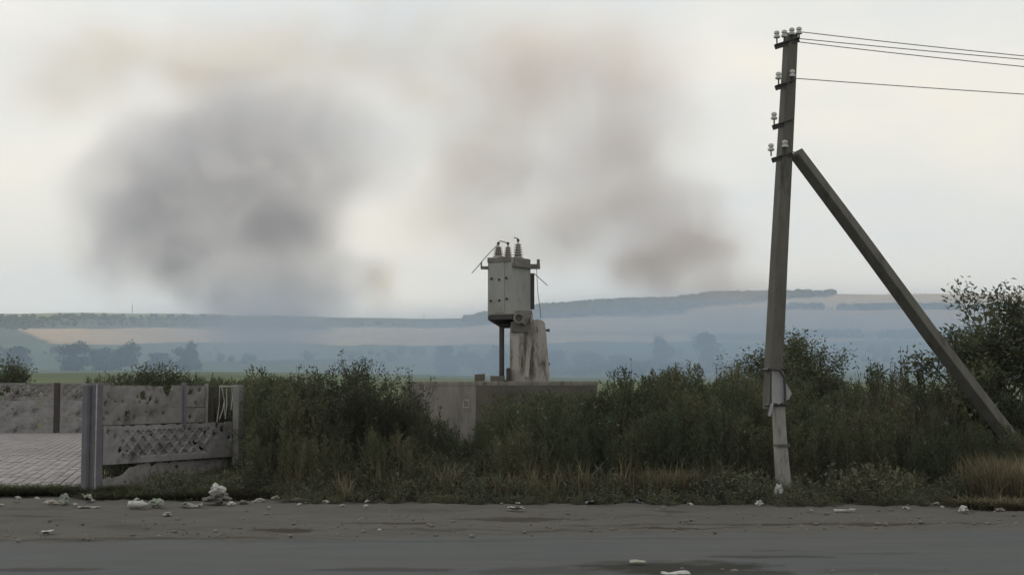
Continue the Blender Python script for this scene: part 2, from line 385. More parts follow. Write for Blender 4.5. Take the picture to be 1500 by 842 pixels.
def panel(name, L_, H_, m, parent, holes=(), solid=None, lattice=None, cell=0.022, th=0.05, seed=0, label=None):
    """a cast slab cut through by shrapnel holes: a grid of small cells, holes and broken edges really missing"""
    nx, nz_ = max(2, int(L_ / cell)), max(2, int(H_ / cell))
    X = np.linspace(0, L_, nx + 1); Z = np.linspace(0, H_, nz_ + 1)
    rr = random.Random(seed)
    keep = np.ones((nx, nz_), bool)
    for i in range(nx):
        for j in range(nz_):
            x, z = (X[i] + X[i + 1]) / 2, (Z[j] + Z[j + 1]) / 2
            for hx, hz_, hr in holes:
                d = math.hypot(x - hx, (z - hz_) * 0.9)
                if d < hr * (1 + 0.7 * noise.noise(Vector((x * 14 + seed, z * 14, hr * 30)))): keep[i, j] = False
            if solid is not None and not solid(x, z): keep[i, j] = False
    V = {}; vs = []; fs = []
    def vert(i, j, side):
        k = (i, j, side)
        if k not in V:
            jx = 0 if i in (0, nx) else rr.uniform(-.4, .4) * cell; jz = 0 if j in (0, nz_) else rr.uniform(-.4, .4) * cell
            x, z = X[i] + jx, Z[j] + jz
            y = -th / 2 if side == 0 else th / 2
            if side == 0:
                for hx, hz_, hr in holes:
                    d = math.hypot(x - hx, z - hz_)
                    if d < hr * 2.2: y += 0.018 * (1 - d / (hr * 2.2))
                if lattice is not None: y += lattice(x, z)
                y += 0.004 * noise.noise(Vector((x * 9, z * 9, seed)))
            V[k] = len(vs); vs.append((x, y, z))
        return V[k]
    for i in range(nx):
        for j in range(nz_):
            if not keep[i, j]: continue
            a = [vert(i, j, 0), vert(i + 1, j, 0), vert(i + 1, j + 1, 0), vert(i, j + 1, 0)]
            b = [vert(i, j, 1), vert(i + 1, j, 1), vert(i + 1, j + 1, 1), vert(i, j + 1, 1)]
            fs.append(tuple(a)); fs.append((b[0], b[3], b[2], b[1]))
            if j == 0 or not keep[i, j - 1]: fs.append((a[0], b[0], b[1], a[1]))
            if i == nx - 1 or not keep[i + 1, j]: fs.append((a[1], b[1], b[2], a[2]))
            if j == nz_ - 1 or not keep[i, j + 1]: fs.append((a[2], b[2], b[3], a[3]))
            if i == 0 or not keep[i - 1, j]: fs.append((a[3], b[3], b[0], a[0]))
    me = bpy.data.meshes.new(name); me.from_pydata(vs, [], fs); me.materials.append(m)
    o = bpy.data.objects.new(name, me); COL.objects.link(o); o.parent = parent
    if label: o['label'] = label
    return o
def diamonds(x0, x1, z0, z1, pitch, bar, depth=0.028):
    def f(x, z):
        if not (x0 < x < x1 and z0 < z < z1): return 0.0
        a = ((x + (z - z0)) / pitch) % 1.0; b = ((x - (z - z0)) / pitch) % 1.0
        return 0.0 if a < bar or b < bar else depth
    return f

# front fence: from the thick post beside the yard away to the pale end post
A_ = P(142, 600, 24.8); B_ = P(350, 600, 28.0)
A2, B2 = Vector((A_.x, A_.y, 0)), Vector((B_.x, B_.y, 0))
fd = (B2 - A2); FL = fd.length; ang = math.atan2(fd.y, fd.x)
ff = empty('concrete_fence', A2, ang)
tag(ff, 'short run of shrapnel holed concrete panel fence with lattice course, nearest the road', 'fence')
pm = MB(); pm.box((-0.04, 0.0, 1.0), (0.20, 0.20, 2.06), taper=0.98); pm.build('post', M['post'], ff, bevel=0.012)
pm = MB(); pm.box((-0.11, -0.105, 1.0), (0.02, 0.02, 2.04)); pm.build('edge_strip', M['white'], ff)
pm = MB(); pm.box((-0.19, 0.06, 1.0), (0.09, 0.12, 2.0)); pm.build('post', M['post'], ff, bevel=0.01)
S1 = FL * 0.575
pm = MB(); pm.box((S1, -0.02, 1.62), (0.06, 0.10, 0.84)); pm.build('post', M['post'], ff, bevel=0.006)
pm = MB(); pm.box((S1 + 0.62, -0.02, 1.62), (0.05, 0.06, 0.82)); pm.build('post', M['post_lit'], ff)
pm = MB(); pm.box((FL - 0.02, 0.0, 1.0), (0.16, 0.16, 2.0)); pm.build('post', M['post_lit'], ff, bevel=0.01)
# top course
top_holes = [(1.02, .52, .075), (1.22, .46, .045), (1.13, .38, .03), (.88, .50, .03), (.62, .20, .05), (.52, .42, .028), (.16, .55, .035), (.10, .40, .035), (.14, .20, .03), (.33, .42, .022),
             (1.36, .40, .03), (.95, .40, .03), (.82, .12, .03), (.05, .1, .03), (1.1, .22, .02), (.42, .1, .02), (1.55, .18, .035)]
def top_solid(x, z):
    lim = 0.72 - 0.05 * max(0, noise.noise(Vector((x * 7, 0, 2))))
    if 1.5 < x < 1.80: lim = 0.72 - 0.24 * math.sin((x - 1.5) / .30 * math.pi) - 0.03 * noise.noise(Vector((x * 20, 1, 2)))
    if 1.26 < x <= 1.5: lim = 0.70 + .03 * noise.noise(Vector((x * 20, 1, 2)))
    return z < lim
o = panel('panel', S1 - 0.10, 0.72, M['fence'], ff, top_holes, top_solid, seed=3); o.location = (0.075, 0, 1.275)
o = panel('panel', 0.58, 0.42, M['fence'], ff, [(.18, .30, .075), (.40, .33, .04), (.3, .08, .03)], lambda x, z: z < .42 - .03 * noise.noise(Vector((x * 15, 3, 0))), seed=4); o.location = (S1 + .035, 0.005, 1.57)
o = panel('panel', 0.58, 0.28, M['fence'], ff, [(.15, .10, .04)], None, seed=5); o.location = (S1 + .035, 0.0, 1.275)
# middle course with the raised lattice
def mid_solid(x, z):
    return z < 0.69 + 0.03 * noise.noise(Vector((x * 5, 7, 0))) - (0.10 if 2.9 < x < 3.0 else 0)
mid_holes = [(2.35, .3, .06), (2.55, .18, .05), (1.2, .5, .03), (.75, .42, .03), (3.1, .55, .05), (.42, .26, .05), (2.62, .50, .055), (2.88, .46, .045), (3.3, .40, .05), (.12, .60, .04), (2.2, .60, .03), (.3, .5, .03), (1.9, .15, .02), (.95, .17, .035), (.62, .22, .03)]
o = panel('panel', FL - 0.36, 0.70, M['fence2'], ff, mid_holes, mid_solid, diamonds(.45, 2.75, .12, .60, .27, .22, .04), seed=8); o.location = (0.12, -0.02, 0.56); o.rotation_euler = (0, 0.0, 0)
# bottom course, slumped and cracked
def low_solid(x, z):
    lim = 0.32 + 0.21 * min(1, max(0, (x - 0.35) / 0.6)) + 0.07 * noise.noise(Vector((x * 5, 11, 0)))
    crack = abs(x - 1.15 - 0.25 * (z - .2) - 0.04 * noise.noise(Vector((z * 14, 0, 5)))) < 0.025
    return z < lim and not (crack and z > 0.12)
o = panel('panel', FL - 0.45, 0.55, M['fence'], ff, [(.5, .12, .04), (.55, .22, .03), (1.25, .25, .05), (1.6, .33, .05), (2.0, .25, .05), (.33, .1, .03), (1.9, .42, .04), (2.3, .35, .03)], low_solid, seed=9); o.location = (0.13, -0.05, 0.0); o.rotation_euler = (math.radians(-9), 0, 0)
# bare bars and hanging rods where the last top panel is gone
for x_, w_, mm_ in ((S1 + .80, .09, 'rust'), (S1 + .98, .04, 'rust')):
    pm = MB(); pm.box((x_, 0.0, 1.60), (w_, .05, .72), Matrix.Rotation(random.uniform(-.03, .03), 3, 'Y')); pm.build('slat', M[mm_], ff)
pm = MB(); pm.box((FL - .30, -.02, 1.975), (.58, .03, .035)); pm.build('top_bar', M['white'], ff)
for xa, xb, za, zb in ((FL - .60, FL - .66, 1.96, 1.26), (FL - .53, FL - .44, 1.96, 1.40), (FL - .40, FL - .42, 1.93, 1.32), (FL - .45, FL - .60, 1.7, 1.3), (FL - .24, FL - .26, 1.95, 1.5)):
    pm = MB(); pm.tube([(xa, -.02, za), ((xa + xb) / 2 + .02, -.03, (za + zb) / 2), (xb, -.02, zb)], 0.011, 5); pm.build('reinforcing_bar', M['white'], ff)

# far fence across the yard
fb = empty('concrete_fence', (0, 0, 0)); DB = 54.7
tag(fb, 'grey panel fence with holed lattice top course across the far side of the paved yard', 'fence')
sB = F_PX / DB
posts_u = [-190, -97, -5, 86, 178]
for k, u in enumerate(posts_u[:-1]):
    xa, xb = (u - 750) / sB, (posts_u[k + 1] - 750) / sB
    pm = MB(); pm.box((xa, DB, 1.02), (.22, .16, 2.04)); pm.build('post', M['rust'], fb, bevel=.01)  # dark steel post, the shade in its gap included in the colour
    Ls = xb - xa - 0.24
    for z0, hh, lat in ((0.0, .66, None), (.68, .63, None), (1.33, .68, 1)):
        hs = [(random.uniform(.2, Ls - .2), random.uniform(.12, hh - .12), random.uniform(.025, .055)) for _ in range(5 if not lat else 7)]
        if k == 2 and not lat: hs.append((1.72, .45 if z0 > .5 else .3, .12))
        if k == 2 and lat: hs += [(.35, .4, .14), (.1, .15, .16), (.75, .3, .08), (1.0, .42, .05)]
        o = panel('panel', Ls, hh, M['fence2'] if not lat else M['fence'], fb, hs, None, diamonds(.12, Ls - .12, .1, .6, .34, .22, .03) if lat else None, cell=.035, seed=20 + k * 3 + int(z0 * 3))
        o.location = (xa + .12, DB, z0 + 0.02)

# ------------------------------------------------------------------ masonry block that carries the transformer
M['block_l'] = mat('block_plaster_lit', (0.225, 0.215, 0.195), (0.145, 0.138, 0.12), 2.0, rough=0.93, bump=0.01, bscale=14, c3=(0.09, 0.085, 0.07), s3=2.2, t3=(0.5, 0.66), stretch=(1.6, 1.6, .5))  # plaster as lit on the left face, light put into the colour
M['block_r'] = mat('block_plaster_shaded', (0.125, 0.115, 0.10), (0.085, 0.078, 0.066), 1.4, rough=0.93, bump=0.01, bscale=12, c3=(0.06, 0.055, 0.045), s3=1.5, t3=(0.5, 0.7))  # same plaster on the darker right face, its shade put into the colour
DT = 31.0
cz = P(697, 560, 29.6); yaw = math.radians(35)
blk = empty('masonry_block', (cz.x, cz.y, 0), 0); 
tag(blk, 'low weathered masonry block half hidden by weeds under the transformer', 'concrete block')
la = Vector((-0.84, 0.55, 0)).normalized(); ra = Vector((0.97, 0.24, 0)).normalized()
def wall_part(d, L_, name, m, H_=1.98):
    mb = MB(); nrm = Vector((d.y, -d.x, 0)) if d.x > 0 else Vector((-d.y, d.x, 0))
    a = Vector((0, 0, 0)); b = d * L_
    q = [a, b, b - nrm * .25, a - nrm * .25]
    mb.mesh([(*p_.xy, 0) for p_ in q] + [(*p_.xy, H_) for p_ in q], [(0, 1, 5, 4), (1, 2, 6, 5), (2, 3, 7, 6), (3, 0, 4, 7), (4, 5, 6, 7)])
    return mb.build(name, m, blk)
w1 = wall_part(la, 1.9, 'wall', M['block_l']); w1['label'] = 'lit streaked left wall'
w2 = wall_part(ra, 2.75, 'wall', M['block_r']); w2['label'] = 'shaded right wall'
c_far = la * 1.9 + ra * 2.75
mb = MB(); q = [Vector((0, 0, 0)) - la * .012 - ra * .012, ra * 2.76 - la * .012, c_far, la * 1.91 - ra * .012]
mb.mesh([(*p_.xy, 1.982) for p_ in q] + [(*p_.xy, 2.075) for p_ in q], [(3, 2, 1, 0), (4, 5, 6, 7), (0, 1, 5, 4), (1, 2, 6, 5), (2, 3, 7, 6), (3, 0, 4, 7)])
mb.build('roof_slab', M['block_l'], blk, bevel=.01)
# stencilled frame mark on the left wall (pale square outline)
M['mark'] = mat('faded_white_mark', (0.36, 0.36, 0.34), (0.22, 0.21, 0.19), 9.0, rough=0.9)
mb = MB(); nL = Vector((-la.y, la.x, 0)); nL = nL if nL.y < 0 else -nL
def on_left(s, z, off=.006): return la * s + nL * off + Vector((0, 0, z))
for s0, s1, z0, z1 in ((.17, .34, 1.66, 1.685), (.17, .34, 1.50, 1.525), (.17, .195, 1.525, 1.66), (.315, .34, 1.525, 1.66)):
    mb.poly([on_left(s1, z0), on_left(s0, z0), on_left(s0, z1), on_left(s1, z1)])
mb.build('painted_mark', M['mark'], blk)

# pillar on the block
TP = P(760, 555, 31.0); TPB = Vector((TP.x, TP.y, 2.075))
M['pillar'] = mat('whitewashed_pillar', (0.35, 0.345, 0.32), (0.24, 0.232, 0.21), 1.8, rough=0.92, bump=0.012, bscale=18, c3=(0.07, 0.058, 0.045), s3=3.0, t3=(0.50, 0.63), stretch=(1.5, 1.5, .35))
M['tank'] = mat('transformer_paint', (0.27, 0.28, 0.27), (0.20, 0.208, 0.20), 1.4, rough=0.6, bump=0.001, c3=(0.12, 0.10, 0.08), s3=2.4, t3=(0.57, 0.75), stretch=(1.3, 1.3, .5), spec=0.3)
M['tank_dark'] = mat('transformer_trim', (0.16, 0.155, 0.145), (0.10, 0.09, 0.08), 4, rough=0.7, bump=0.002)
M['porcelain'] = mat('grey_porcelain', (0.20, 0.17, 0.155), (0.28, 0.26, 0.24), 5, rough=0.35, spec=0.5)
s31 = F_PX / 31.0
def tx(u): return (u - 750) / s31
def tzv(v): return EYE + (560 - v) / s31
pil = empty('support_pillar', TPB)
tag(pil, 'peeling whitewashed pillar on the masonry block carrying the transformer tank', 'pillar')
def loc(u, v, dy=0.0): return Vector((tx(u) - TPB.x, dy, tzv(v) - TPB.z))
mb = MB()
n_ = 14; rows = []
for j in range(n_ + 1):
    f = j / n_; z = f * (tzv(478) - TPB.z)
    hw = (.46 * (1 - f) + .40 * f); yw = .26
    cx = loc(776, 500).x * (1 - f) + loc(773, 500).x * f
    rows.append([(cx + sx * hw + random.uniform(-.005, .005), sy * yw, z) for sx, sy in ((-1, -.7), (-.25, -1.25), (-.18, -1.0), (1, -.8), (1, 1), (-1, 1))])
vs = [p_ for r in rows for p_ in r]; fs = []
for j in range(n_):
    for k in range(6): fs.append((j * 6 + k, j * 6 + (k + 1) % 6, (j + 1) * 6 + (k + 1) % 6, (j + 1) * 6 + k))
fs.append(tuple(n_ * 6 + k for k in range(6)))
mb.mesh(vs, fs); mb.build('shaft', M['pillar'], pil, bevel=.01)
mb = MB(); mb.box(loc(764, 480, -.05), (.42, .5, .30), jit=.06, taper=1.15); mb.box(loc(768, 466, -.12), (.34, .4, .26), jit=.06); mb.build('corbel', M['tank_dark'], pil, bevel=.02)
# broken ragged slab strips leaning on the shaft
for u0, v0, u1, v1, w_ in ((778, 462, 771, 552, .075),):
    mb = MB(); a, b = loc(u0, v0, -.30), loc(u1, v1, -.36)
    mb.tube([b, a], [w_ * .7, w_ * .55], 4, flat=.5); mb.build('batten', M['pillar'], pil)
# round topped cabinet behind
cab = empty('meter_cabinet', Vector((tx(788), 31.45, 2.075)))
tag(cab, 'round topped pale metal cabinet standing behind the pillar on the block', 'cabinet')
mb = MB(); hh = tzv(467) - 2.075; pr = []
for a in np.linspace(0, math.pi, 9): pr.append((math.cos(a) * .17, hh - .12 + math.sin(a) * .12))
ring = [(.17, 0)] + pr + [(-.17, 0)]
vs = [(x, -.2, z) for x, z in ring] + [(x, .2, z) for x, z in ring]; k = len(ring)
mb.mesh(vs, [tuple(range(k)), tuple(reversed(range(k, 2 * k)))] + [(i, i + k, (i + 1) % k + k, (i + 1) % k) for i in range(k)])
mb.build('body', M['pillar'], cab)
for v_ in (483, 533):
    mb = MB(); mb.box((.21, -.1, tzv(v_) - 2.075), (.12, .05, .05)); mb.box((.26, -.1, tzv(v_) - 2.075), (.03, .09, .07)); mb.build('hinge', M['darksteel'], cab)
# dark steel pipe leg
lg = empty('steel_pipe', Vector((tx(735), 30.9, 2.075)))
tag(lg, 'thin dark vertical pipe between the block and the transformer bracket', 'pipe')
mb = MB(); mb.tube([(0, 0, 0), (0, 0, tzv(474) - 2.075)], .058, 10); mb.build('pipe', M['darksteel'], lg, smooth=False)
mb = MB(); mb.tube([(0, 0, 0.001), (0, 0, .03)], .12, 10); mb.build('flange', M['tank_dark'], lg)
for u_, w_, h_ in ((729, .30, .12), (704, .22, .16), (745, .08, .3)):
    mb = MB(); mb.box((0, 0, h_ / 2), (w_, .25, h_), jit=.02); o = mb.build('rubble_chunk', M['block_r'] if u_ != 745 else M['rust'])
    o.location = (tx(u_), 30.7, 2.08)
    tag(o, {729: 'flat concrete chunk at the foot of the dark pipe', 704: 'square concrete chunk on the block left of the dark pipe', 745: 'small upright rusty stub beside the dark pipe on the block'}[u_], 'rubble')

# transformer tank, turned corner-on
tr = empty('transformer', Vector((tx(750), 30.62, tzv(462))), 0)
tag(tr, 'grey oil filled transformer tank with three ribbed bushings, mounted on the pillar', 'transformer')
H = tzv(378) - tzv(462)
cL = Vector((tx(714) - tx(750), .38, 0)); cR = Vector((tx(778) - tx(750), .62, 0)); cF = Vector((0, 0, 0)); cBk = cL + cR
q = [cF, cR, cBk, cL]
mb = MB(); mb.mesh([(*p_.xy, 0.0) for p_ in q] + [(*p_.xy, H) for p_ in q], [(3, 2, 1, 0), (4, 5, 6, 7), (0, 1, 5, 4), (1, 2, 6, 5), (2, 3, 7, 6), (3, 0, 4, 7)])
mb.build('tank', M['tank'], tr, bevel=.02)
ctr = cBk / 2
mb = MB(); qq = [ctr + (p_ - ctr) * 1.05 for p_ in q]
mb.mesh([(*p_.xy, H - .10) for p_ in qq] + [(*p_.xy, H + .002) for p_ in qq], [(3, 2, 1, 0), (4, 5, 6, 7), (0, 1, 5, 4), (1, 2, 6, 5), (2, 3, 7, 6), (3, 0, 4, 7)])
# upper flange only along the right side (left side is flush in the photo)
mb = MB(); nR = Vector((cR.y, -cR.x, 0)).normalized(); 
def slab(a, b, nrm, z0, z1, t, off=0.0):
    m_ = MB(); p_ = [a + nrm * off, b + nrm * off, b + nrm * (off + t), a + nrm * (off + t)]
    m_.mesh([(*k.xy, z0) for k in p_] + [(*k.xy, z1) for k in p_], [(0, 1, 2, 3), (7, 6, 5, 4), (4, 5, 1, 0), (5, 6, 2, 1), (6, 7, 3, 2), (7, 4, 0, 3)]); return m_
slab(cF * 1, cR * 1.04, nR, H - .22, H - .14, .07).build('flange', M['tank_dark'], tr)
slab(cF + cR * .1, cR * .9, nR, H - .14, H - .005, .02).build('lid_edge', M['tank_dark'], tr)
nLf = Vector((cL.y, -cL.x, 0)).normalized(); nLf = nLf if nLf.y < 0 else -nLf
slab(cF + cL * .30, cL * .72, nLf, .05, H - .12, .012).build('raised_panel', M['tank'], tr)
slab(cF + cL * .05, cL * .98, nLf, H - .10, H + .01, .025).build('lid_edge', M['tank_dark'], tr)
for f, z in ((.82, .83), (.22, .83), (.85, .33), (.5, .33), (.2, .36), (.5, .80)):
    mb = MB(); p_ = cL * f + nLf * .012 + Vector((0, 0, z)); mb.lathe([(.028, 0), (.028, .02), (.014, .022), (.014, .04)], p_, nLf, 8); mb.build('bolt', M['darksteel'], tr)
mb = MB(); slab(cF + cL * .35, cL * .65, nLf, .19, .215, .008).build('plate', M['tank_dark'], tr)
slab(cR * 1.0, cR + cL * .8, Vector((1, 0, 0)), .15, .98, .07, .01).build('radiator', M['darksteel'], tr)
# lifting lugs and end brackets
mb = MB(); mb.box(cL + Vector((-.07, 0, H - .22)), (.16, .06, .07)); mb.box(cL + Vector((-.14, 0, H - .15)), (.035, .06, .14)); mb.build('lifting_lug', M['tank_dark'], tr)
mb = MB(); mb.box(cR + Vector((.10, 0, H - .17)), (.22, .10, .11)); mb.box(cR + Vector((.17, 0, H - .08)), (.07, .07, .15)); mb.build('lifting_lug', M['tank_dark'], tr)
# dark skirt narrowing to the bracket
mb = MB(); zb = tzv(480) - tzv(462)
qb = [ctr + (p_ - ctr) * .98 for p_ in q]; ql = [Vector((tx(733) - tx(750), .25, 0)), Vector((tx(758) - tx(750), .3, 0)), Vector((tx(760) - tx(750), .75, 0)), Vector((tx(735) - tx(750), .7, 0))]
qm = [Vector((tx(727) - tx(750), .1, 0)), Vector((tx(766) - tx(750), .12, 0)), Vector((tx(770) - tx(750), .8, 0)), Vector((tx(726) - tx(750), .7, 0))]
vs = [(*p_.xy, -.003) for p_ in qb] + [(*p_.xy, -.10) for p_ in qb] + [(*p_.xy, -.20) for p_ in qm] + [(*p_.xy, zb) for p_ in ql]
order = [0, 1, 2, 3]
fs = [(0, 1, 2, 3)] + [(r * 4 + k, (r + 1) * 4 + k, (r + 1) * 4 + (k + 1) % 4, r * 4 + (k + 1) % 4) for r in range(3) for k in range(4)] + [(15, 14, 13, 12)]
mb.mesh(vs, fs); mb.build('bracket', M['darksteel'], tr)
mb = MB(); mb.lathe([(.13, 0), (.14, .03), (.10, .05), (.085, .045), (.07, -.0)], Vector((tx(760) - tx(750), -.04, -.09)), (.1, -1, .25), 9); mb.box(Vector((tx(769) - tx(750), -.02, -.12)), (.12, .2, .22), Matrix.Rotation(.5, 3, 'Y'), jit=.03); mb.build('drain_flange', M['tank_dark'], tr)
# bushings
tops = []
for u, v0, v1, r0, dy in ((730, 384, 358, .135, .32), (744, 378, 357, .115, .50), (759, 377, 352, .13, .55)):
    p_ = Vector((tx(u) - tx(750), dy, H - .02)); h_ = tzv(v1) - tzv(462) - (H - .02)
    bs = MB(); prof_ = [(r0 * .95, 0), (r0 * .9, .06), (r0 * .55, .09)]
    nrib = 5
    for i in range(nrib):
        z = .09 + (h_ - .14) * i / nrib; k = r0 * (.80 - .32 * i / nrib); st = (h_ - .14) / nrib
        prof_ += [(k * .7, z + .2 * st), (k * 1.12, z + .4 * st), (k * 1.12, z + .58 * st), (k * .66, z + .8 * st)]
    prof_ += [(.03, h_ - .04), (.018, h_ - .03), (.018, h_)]
    bs.lathe(prof_, p_, None, 14); bo = bs.build('bushing', M['porcelain'], tr, smooth=False)
    cp = MB(); cp.lathe([(.03, 0), (.035, .02), (.03, .045), (.01, .06)], p_ + Vector((0, 0, h_)), None, 8); cp.build('terminal', M['darksteel'], bo)
    tops.append(p_ + Vector((0, 0, h_ + .03)))
mb = MB(); mb.tube([tops[0], tops[0] + Vector((.04, 0, .05)), tops[1] + Vector((-.06, 0, .02)), tops[1]], .012, 5); mb.build('jumper_wire', M['darksteel'], tr)
mb = MB(); mb.tube([tops[2], tops[2] + Vector((0, 0, .03)), tops[2] + Vector((-.09, 0, .06))], .014, 5); mb.build('jumper_wire', M['darksteel'], tr)
def wire(name, pts, r, m, label, cat='wire', group=None):
    mb = MB(); mb.tube(pts, r, 5); o = mb.build(name, m); return tag(o, label, cat, group)
def TP_(u, v, dy=0.0): return Vector((tx(u), 31 + dy, tzv(v)))
wire('cut_wire', [TP_(729, 358), TP_(718, 369), TP_(708, 380), TP_(699, 391), TP_(691, 400)], .009, M['darksteel'], 'loose cut wire hanging down left from the first bushing', group=None)
wire('cut_wire', [TP_(786, 391), TP_(787, 410), TP_(788, 430), TP_(791, 450), TP_(792, 466)], .007, M['darksteel'], 'thin wire hanging from the right lug down to the cabinet')
wire('cut_wire', [TP_(783, 401), TP_(792, 409), TP_(802, 418)], .009, M['darksteel'], 'short stiff wire end sticking out right of the tank')

# ------------------------------------------------------------------ power pole
M['pole'] = mat('pole_concrete', (0.115, 0.113, 0.100), (0.075, 0.073, 0.064), 1.6, rough=0.92, bump=0.005, bscale=40, c3=(0.045, 0.043, 0.039), s3=2.0, t3=(0.54, 0.7), stretch=(2, 2, .5))
M['pole_white'] = mat('whitewashed_pole', (0.27, 0.27, 0.26), (0.18, 0.178, 0.165), 2.0, rough=0.92, bump=0.005, bscale=40, c3=(0.09, 0.085, 0.075), s3=3.5, t3=(0.54, 0.7), stretch=(2, 2, .7))
DP = 24.0
def PP(u, v, dy=0.0): return P(u, v, DP + dy)
pole = empty('power_pole', Vector((PP(1134, 690).x, DP, 0)))
tag(pole, 'tall leaning concrete power pole with stacked crossarms and a slanted concrete strut', 'power pole')
O_ = Vector(pole.location)
def beam(name, pts_w, m, parent, rz=0.0, off=Vector((0, 0, 0)), bevel=.015):
    """pts_w: (centre, wx, wy); rectangular tapered beam"""
    mb = MB(); vs = []
    d = (pts_w[-1][0] - pts_w[0][0]).normalized()
    side = Vector((math.cos(rz), math.sin(rz), 0)); side = (side - d * side.dot(d)).normalized(); back = d.cross(side).normalized()
    for c, wx, wy in pts_w:
        for sx, sy in ((-1, -1), (1, -1), (1, 1), (-1, 1)):
            vs.append(c - off + side * sx * wx / 2 + back * sy * wy / 2)
    n = len(pts_w)
    fs = [(0, 1, 2, 3), tuple((n - 1) * 4 + k for k in (3, 2, 1, 0))] + [(i * 4 + k, (i + 1) * 4 + k, (i + 1) * 4 + (k + 1) % 4, i * 4 + (k + 1) % 4) for i in range(n - 1) for k in range(4)]
    mb.mesh(vs, fs); me_o = mb.build(name, m, parent, bevel=bevel)
    bm2 = bmesh.new(); bm2.from_mesh(me_o.data); bmesh.ops.recalc_face_normals(bm2, faces=bm2.faces); bm2.to_mesh(me_o.data); bm2.free()
    return me_o
RZ = math.radians(24)
pts_ = [(1158.5, 50, .205, .17), (1153.5, 150, .22, .18), (1147.5, 260, .235, .19), (1141, 380, .25, .20), (1136.5, 470, .26, .21), (1133, 540, .265, .21), (1131, 600, .265, .21)]
beam('pole_shaft', [(PP(u, v), a, b) for u, v, a, b in pts_], M['pole'], pole, RZ, O_)
foot = [(1139, 540, .17, .15), (1140, 590, .185, .16), (1143, 650, .20, .17), (1147, 700, .22, .19), (1152, 745, .23, .2)]
o = beam('pole_stub', [(PP(u, v, -.26), a, b) for u, v, a, b in foot], M['pole_white'], pole, math.radians(10), O_); o['label'] = 'whitewashed concrete stub tied to the foot of the pole'
mb = MB(); mb.box(PP(1144.5, 652, -.26) - O_, (.235, .21, .05), Matrix.Rotation(math.radians(10), 3, 'Z')); mb.build('clamp', M['pole'], pole)
strut = [(PP(1166, 224, -.02), .20, .20), (PP(1262, 352, .5), .22, .21), (PP(1365, 492, 1.1), .235, .22), (P(1478, 640, 25.75), .25, .23), (P(1545, 728, 26.2), .25, .23)]
beam('strut', strut, M['pole'], pole, math.radians(40), O_)
# tie straps
for v_ in (541, 593):
    mb = MB(); c = PP(1136.5 if v_ < 560 else 1137.5, v_, -.13) - O_
    mb.tube([c + Vector((-.16, -.22, .0)), c + Vector((.10, -.25, .01)), c + Vector((.17, .1, .0)), c + Vector((.05, .28, 0)), c + Vector((-.17, .2, 0)), c + Vector((-.16, -.22, .0))], .028, 6); mb.build('tie_band', M['darksteel'], pole)
# crossarms
def ins(parent, p_, s=1.0):
    mb = MB(); mb.tube([p_ - Vector((0, 0, .10 * s)), p_], .014 * s, 6); b = mb.build('insulator_pin', M['darksteel'], parent)
    mb = MB(); mb.lathe([(.035 * s, -.01), (.058 * s, 0), (.058 * s, .03 * s), (.036 * s, .045 * s), (.036 * s, .06 * s), (.052 * s, .075 * s), (.045 * s, .11 * s), (.02 * s, .125 * s)], p_, None, 12); mb.build('insulator', M['glass_ins'], parent)
M['glass_ins'] = mat('white_porcelain', (0.42, 0.43, 0.43), (0.30, 0.31, 0.31), 9, rough=0.3, spec=0.5)
arms = [((1135, 66), (1171, 55), [(1138, 58), (1149, 56), (1160, 52), (1170.5, 50)]), ((1136, 126), (1164, 118), [(1140.5, 118), (1160.5, 113)]),
        ((1132, 184), (1161, 175), [(1134, 177)]), ((1131, 232), (1162, 223), [(1129.5, 223), (1150, 217)])]
for k, (a, b, il) in enumerate(arms):
    pa, pb = PP(*a, -.20) - O_, PP(*b, -.08) - O_
    ca = (pa + pb) / 2; d = pb - pa
    R_ = Vector((1, 0, 0)).rotation_difference(d.normalized()).to_matrix()
    mb = MB(); mb.box(ca, (d.length, .07, .014), R_); mb.box(ca + R_ @ Vector((0, .035, -.04)), (d.length, .012, .08), R_)
    ar = mb.build('crossarm', M['darksteel'], pole)
    mb = MB(); c2 = ca + Vector((.02, .17, 0)); mb.box(c2, (.30, .30, .03)); 
    for u, v in il:
        f = (u - a[0]) / (b[0] - a[0]); q_ = PP(u, v, -.20 + .12 * f) - O_
        q_.z = PP(u, v, -.15).z + .0
        ins(ar, q_ + Vector((0, 0, .02)))
# triangular plate hooked on the pole
pl = MB(); tri = [PP(1141, 541, -.42), PP(1160, 576, -.36), PP(1156, 584, -.37), PP(1141, 592, -.42), PP(1131, 588, -.44), PP(1132, 545, -.44)]
nn = Vector((0, .012, 0)); k = len(tri)
org_ = Vector(tri[0]); pl.mesh([p_ - org_ for p_ in tri] + [p_ - org_ + nn for p_ in tri], [tuple(range(k)), tuple(reversed(range(k, 2 * k)))] + [(i, (i + 1) % k, (i + 1) % k + k, i + k) for i in range(k)])
M['sheet'] = mat('grey_sheet', (0.27, 0.275, 0.30), (0.22, 0.225, 0.245), 4, rough=0.6)
so = pl.build('sheet_plate', M['sheet']); so.location = org_; tag(so, 'bent pale grey triangular sheet fixed to the lower part of the leaning pole', 'metal sheet')
mb = MB(); mb.tube([PP(1132, 541, -.48) - org_, PP(1142, 542, -.47) - org_, PP(1149, 553, -.45) - org_, PP(1150, 575, -.44) - org_, PP(1150, 592, -.45) - org_], .024, 6); mb.build('strap', M['darksteel'], so)
mb = MB(); mb.box(PP(1129, 600, -.45) - org_, (.05, .02, .22), Matrix.Rotation(.25, 3, 'Y')); mb.build('torn_strip', M['sheet'], so)
